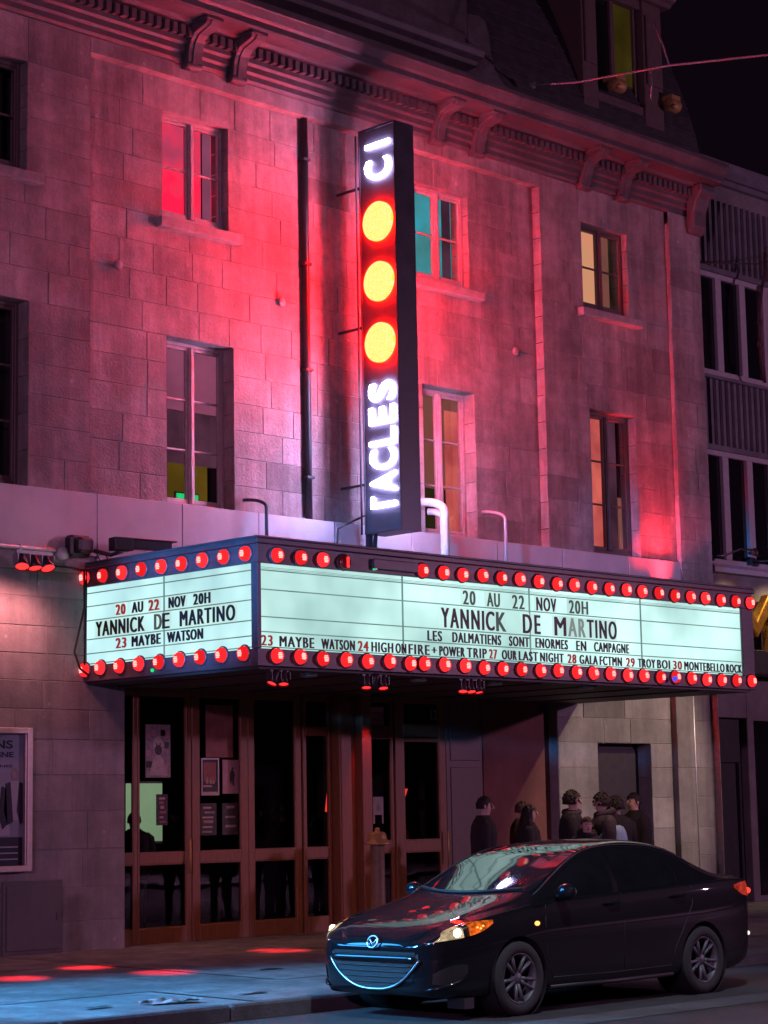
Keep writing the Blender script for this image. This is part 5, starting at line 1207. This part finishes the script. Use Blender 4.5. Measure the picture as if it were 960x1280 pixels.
for sg in (-1, 1):
    for wx in (.93, 3.57):
        s = MB(); s.lathe([(.30, -.35), (.351, -.30), (.351, .0)], C(wx, sg*.86, .325), (0, sg, 0), 32); s.lathe([(0, -.36), (.34, -.35)], C(wx, sg*.86, .325), (0, sg, 0), 32); s.build('wheel_well', 'car_trim', car)
# wheels
def wheel(wx, sg):
    c = Vector(C(wx, sg*.765, .318)); ax = Vector((0, sg, 0))
    s = MB(); s.lathe([(.205, -.10), (.255, -.105), (.298, -.10), (.315, -.075), (.318, 0), (.315, .075), (.300, .098), (.262, .108), (.228, .102), (.215, .085), (.205, .06)], c, ax, 48)
    for h in (-.045, 0, .045): s.lathe([(.319, h-.006), (.3145, h-.004), (.3145, h+.004), (.319, h+.006)], c, ax, 48)
    wl = s.build('wheel', 'rubber', car)
    s = MB(); s.lathe([(.205, -.09), (.195, -.05), (.195, .06), (.214, .084), (.218, .09), (.210, .094), (.200, .085), (.192, .05)], c, ax, 48)
    s.lathe([(0, .072), (.045, .07), (.058, .055), (.06, .03)], c, ax, 24)
    for k in range(10):
        th = 2*math.pi*k/10+(.10 if k % 2 else -.10)
        e = Vector((math.cos(th), 0, math.sin(th)))
        s.tube([c+ax*.050+e*.045, c+ax*.062+e*.12, c+ax*.072+e*.205], [.020, .016, .019], 8)
    for k in range(5):
        th = 2*math.pi*k/5+.3; s.lathe([(0, .066), (.010, .064), (.010, .05)], c+Vector((math.cos(th), 0, math.sin(th)))*.038, ax, 8)
    s.build('rim', 'alloy', wl)
    s = MB(); s.lathe([(0, -.02), (.16, -.02), (.16, .0), (0, .0)], c, ax, 32); s.build('brake_disc', 'dark_metal', wl)
for sg in (-1, 1): wheel(.93, sg); wheel(3.57, sg)

# ------------------------------------------------------------------ people
def person(label, loc, face, h=1.72, coat='coat_black', hair='hair_dark', style='short', arms=((.05, 0), (.05, 0)), head_tilt=0.0, slim=1.0, skirt=0.95, extra=None, group='people waiting on the pavement', hood=False):
    t = thing('person', label, 'person', loc, group); t.rotation_euler.z = 0
    k = h/1.72; L0 = Vector(loc); fr = Vector((math.cos(face), math.sin(face), 0)); sd = Vector((-fr.y, fr.x, 0)); up_ = Vector((0, 0, 1))
    def P(f, s_, z): return L0+fr*f*k+sd*s_*k*slim+up_*z*k
    V = []; RAD = []; E = []
    def v(f, s_, z, r, link=None):
        V.append(P(f, s_, z)); RAD.append(r*k); i = len(V)-1
        if link is not None: E.append((link, i))
        return i
    pel = v(0, 0, .94, .135)
    wa = v(.005, 0, 1.10, .125, pel); ch = v(0, 0, 1.28, .145, wa); up1 = v(-.01, 0, 1.41, .105, ch); nk = v(0, 0, 1.475, .055, up1)
    jaw = v(.035, 0, 1.545, .066, nk); mid = v(.015, 0, 1.61, .088, jaw); crown = v(.0, 0, 1.665, .070, mid)
    hands = []
    for sg, (bf, sp) in zip((-1, 1), arms):
        sh = v(-.005, sg*.165, 1.39, .062, up1); el = v(-.02+bf*.3, sg*(.215+sp), 1.12, .043, sh); wr = v(.05+bf, sg*(.20+sp*.4), .90+bf*.55, .029, el); pm_ = v(.075+bf*1.2, sg*(.195+sp*.3), .835+bf*.6, .033, wr)
        hands.append((sg, V[wr], V[pm_]))
        hp = v(0, sg*.095, .87, .098, pel); kn = v(.02, sg*.105, .50, .062, hp); an = v(-.02, sg*.11, .09, .042, kn); to = v(.13, sg*.125, .035, .034, an)
    me = bpy.data.meshes.new('body'); me.from_pydata([tuple(p-L0) for p in V], E, [])
    o = bpy.data.objects.new('body_cage', me); COL.objects.link(o)
    o.modifiers.new('skin', 'SKIN'); sv = me.skin_vertices[0].data
    for i, r in enumerate(RAD): sv[i].radius = (r, r)
    sv[0].use_root = True
    sub = o.modifiers.new('sub', 'SUBSURF'); sub.levels = 2; sub.render_levels = 2
    dg = bpy.context.evaluated_depsgraph_get(); em_ = bpy.data.meshes.new_from_object(o.evaluated_get(dg))
    b = MB(); vv = [Vector(q.co)+L0 for q in em_.vertices]
    bs = len(b.v)
    for pl_ in em_.polygons:
        cz = sum((vv[i].z for i in pl_.vertices))/len(pl_.vertices)-L0.z
        cc = sum((vv[i] for i in pl_.vertices), Vector())/len(pl_.vertices)
        hand = any((cc-hp_).length < .06*k for (_, w_, hp_) in hands)
        mi = 0 if (cz > 1.46*k or hand) else (1 if cz > .9*k else (3 if cz < .1*k else 2))
        b.f.append(list(pl_.vertices)); b.m.append(mi); b.s.append(True); b.t.append(1)
    b.v = [tuple(q) for q in vv]
    # face: nose, ears
    Hc = P(.02, 0, 1.605)
    def F(f, s_, z): return Hc+fr*f*k+sd*s_*k+up_*z*k
    b.tube([F(.078, 0, .03), F(.100, 0, -.005), F(.108, 0, -.022), F(.085, 0, -.034)], [.008*k, .012*k, .014*k, .008*k], 8)
    for sg in (-1, 1): b.ball(F(-.005, sg*.083, -.005), (.016*k, .016*k, .028*k))
    for sg, wr, pm_ in hands:
        d = (pm_-wr).normalized(); a = sd*sg
        for i, (off, ln) in enumerate(((-.024, .062), (-.008, .075), (.008, .070), (.022, .055))):
            q0 = pm_+d*.022*k+fr*off*k; q1 = q0+d*ln*.5*k; q2 = q1+(d*.8+a*-.5).normalized()*ln*.42*k
            b.tube([q0, q1, q2], [.0095*k, .0085*k, .007*k], 7, 0)
        q0 = wr+(pm_-wr)*.55+fr*.026*k; b.tube([q0, q0+(fr*.6+d*.8)*.034*k, q0+(fr*.35+d)*.058*k], [.011*k, .0095*k, .008*k], 7, 0)
    bd = b.build('body', ['skin', coat, 'jeans', 'shoe'], t)
    bpy.data.objects.remove(o); bpy.data.meshes.remove(em_)
    # eyes, mouth
    for sg in (-1, 1):
        s = MB(); s.ball(F(.079, sg*.032, .012), (.010*k, .012*k, .008*k), 0, 10, 8); s.build('eye', 'eye', bd)
    s = MB(); s.tube([F(.082, -.022, -.062), F(.090, 0, -.060), F(.082, .022, -.062)], [.004, .007, .004], 6); s.build('mouth', 'lips', bd)
    # hair
    rr = random.Random(int(loc[0]*97)); s = MB(); rows = []
    for i in range(11):
        ph = math.pi*.62*i/10; row = []
        for j in range(25):
            a = 2*math.pi*j/24; cf = math.cos(a); lim = 1.0
            if cf > .35: lim = .62+.1*(1-cf)
            p_ = ph*lim; bump = 1+.05*rr.uniform(-1, 1)+(.13+.06*rr.random() if style == 'curly' else 0)
            row.append(F(-.008+.104*math.sin(p_)*cf*bump, .094*math.sin(p_)*math.sin(a)*bump, .012+.112*math.cos(p_)*bump))
        row[-1] = row[0]; rows.append(row)
    s.grid(rows)
    if style == 'long':
        rows = []
        for i in range(9):
            z = .03-.042*i; row = []
            for j in range(15):
                a = math.pi*(.40+1.2*j/14); wd = .098+.012*i+.006*rr.uniform(-1, 1)
                row.append(F(-.012+wd*math.cos(a)*(1.05), wd*math.sin(a)*1.0, z))
            rows.append(row)
        s.grid(rows)
    if style == 'curly':
        for i in range(110):
            a = rr.uniform(.45, 2*math.pi-.45); ph = rr.uniform(.1, 1.9); s.ball(F(-.01+.114*math.sin(ph)*math.cos(a), .106*math.sin(ph)*math.sin(a), .014+.124*math.cos(ph)), .013*k*rr.uniform(.7, 1.4), 0, 8, 6)
    s.build('hair', hair, bd)
    # open coat shell: collar, body and sleeves
    s = MB(); rows = []
    for z, ra, rb in ((1.50, .075, .085), (1.475, .092, .115), (1.44, .115, .185), (1.38, .145, .222), (1.25, .165, .215), (1.10, .155, .195), (.98, .165, .20), (.86, .175, .205), (skirt-.13, .172, .20), (skirt-.14, .150, .18)):
        rows.append([P(-.005+ra*math.cos(2*math.pi*j/24)*(1+.02*math.sin(5*j+z*20)), rb*math.sin(2*math.pi*j/24)*(1+.02*math.cos(3*j+z*17)), z) for j in range(25)])
    s.grid(rows)
    for sg, (bf, sp) in zip((-1, 1), arms):
        s.tube([P(-.005, sg*.15, 1.425), P(-.005, sg*.195, 1.36), P(-.02+bf*.2, sg*(.225+sp*.8), 1.22), P(-.02+bf*.3, sg*(.22+sp), 1.11), P(.02+bf*.7, sg*(.208+sp*.7), .99+bf*.3), P(.05+bf, sg*(.20+sp*.4), .89+bf*.55)], [.05*k, .082*k, .072*k, .064*k, .055*k, .048*k], 12)
    s.build('coat', coat, bd)
    if hood:
        s = MB(); s.tube([P(-.02+.10*math.cos(a), .11*math.sin(a), 1.485+.03*math.cos(a)*-1) for a in [2*math.pi*i/20 for i in range(21)]], .042*k, 10); s.build('hood', coat, bd)
    if extra: extra(t, bd, P, F)
    return t
fc = lambda deg: R(deg)
def mufti(col): 
    def f(t, bd, P, F):
        s = MB(); s.tube([P(.0+.095*math.cos(a), .10*math.sin(a), 1.475+.02*math.sin(a)) for a in [2*math.pi*i/20 for i in range(21)]], .035, 10); s.build('scarf', col, bd)
    return f
def blue_bag(t, bd, P, F):
    s = MB(); rows = []
    for z, ra in ((1.33, .02), (1.31, .07), (1.24, .105), (1.12, .125), (1.0, .13), (.93, .10), (.92, .02)):
        rows.append([P(-.13+ra*math.cos(2*math.pi*j/16), .17+ra*.8*math.sin(2*math.pi*j/16), z) for j in range(17)])
    s.grid(rows); c = P(-.13, .17, .92); 
    b_ = s.build('backpack', 'scarf_blue', None, loc=c)
    return tag(b_, 'light blue bag slung behind the man in the dark jacket facing left', 'bag')
zp = pz(17.8)
person('person in a long dark coat standing alone by the doors, facing right', (19.35, 17.8, pz(17.8)), fc(-42), 1.77, 'coat_black', 'hair_dark', 'short')
person('person with long dark hair and black coat facing right, behind the car roof', (20.20, 17.8, pz(17.8)), fc(-48), 1.66, 'coat_black', 'hair_dark', 'long')
person('person mostly hidden behind the long haired one, in a brown coat', (20.85, 18.5, pz(18.5)), fc(-40), 1.70, 'coat_brown', 'hair_brown', 'short')
person('tallest person, with bushy dark hair and a thick scarf, facing right', (21.05, 17.8, pz(17.8)), fc(-50), 1.82, 'coat_black', 'hair_dark', 'curly', extra=mufti('coat_grey'))
person('short person in a dark coat turned toward the street in front of the tallest one', (20.75, 17.3, pz(17.3)), fc(-128), 1.50, 'coat_black', 'hair_brown', 'short', hood=True)
person('person with short dark hair in a hooded jacket facing left', (21.45, 17.6, pz(17.6)), fc(150), 1.79, 'coat_grey', 'hair_dark', 'curly', hood=True, extra=blue_bag)
person('person in black with dark hair standing right of the hooded jacket, back to the street', (22.10, 17.9, pz(17.9)), fc(70), 1.74, 'coat_black', 'hair_dark', 'curly')
person('last person in black at the right end of the group, before the dark door', (22.75, 18.1, pz(18.1)), fc(165), 1.80, 'coat_black', 'hair_dark', 'short')
person('dark silhouette of a person in the lobby before the lit green screen', (16.78, 21.55, .206), fc(60), 1.62, 'coat_black', 'hair_dark', 'short', group=None)
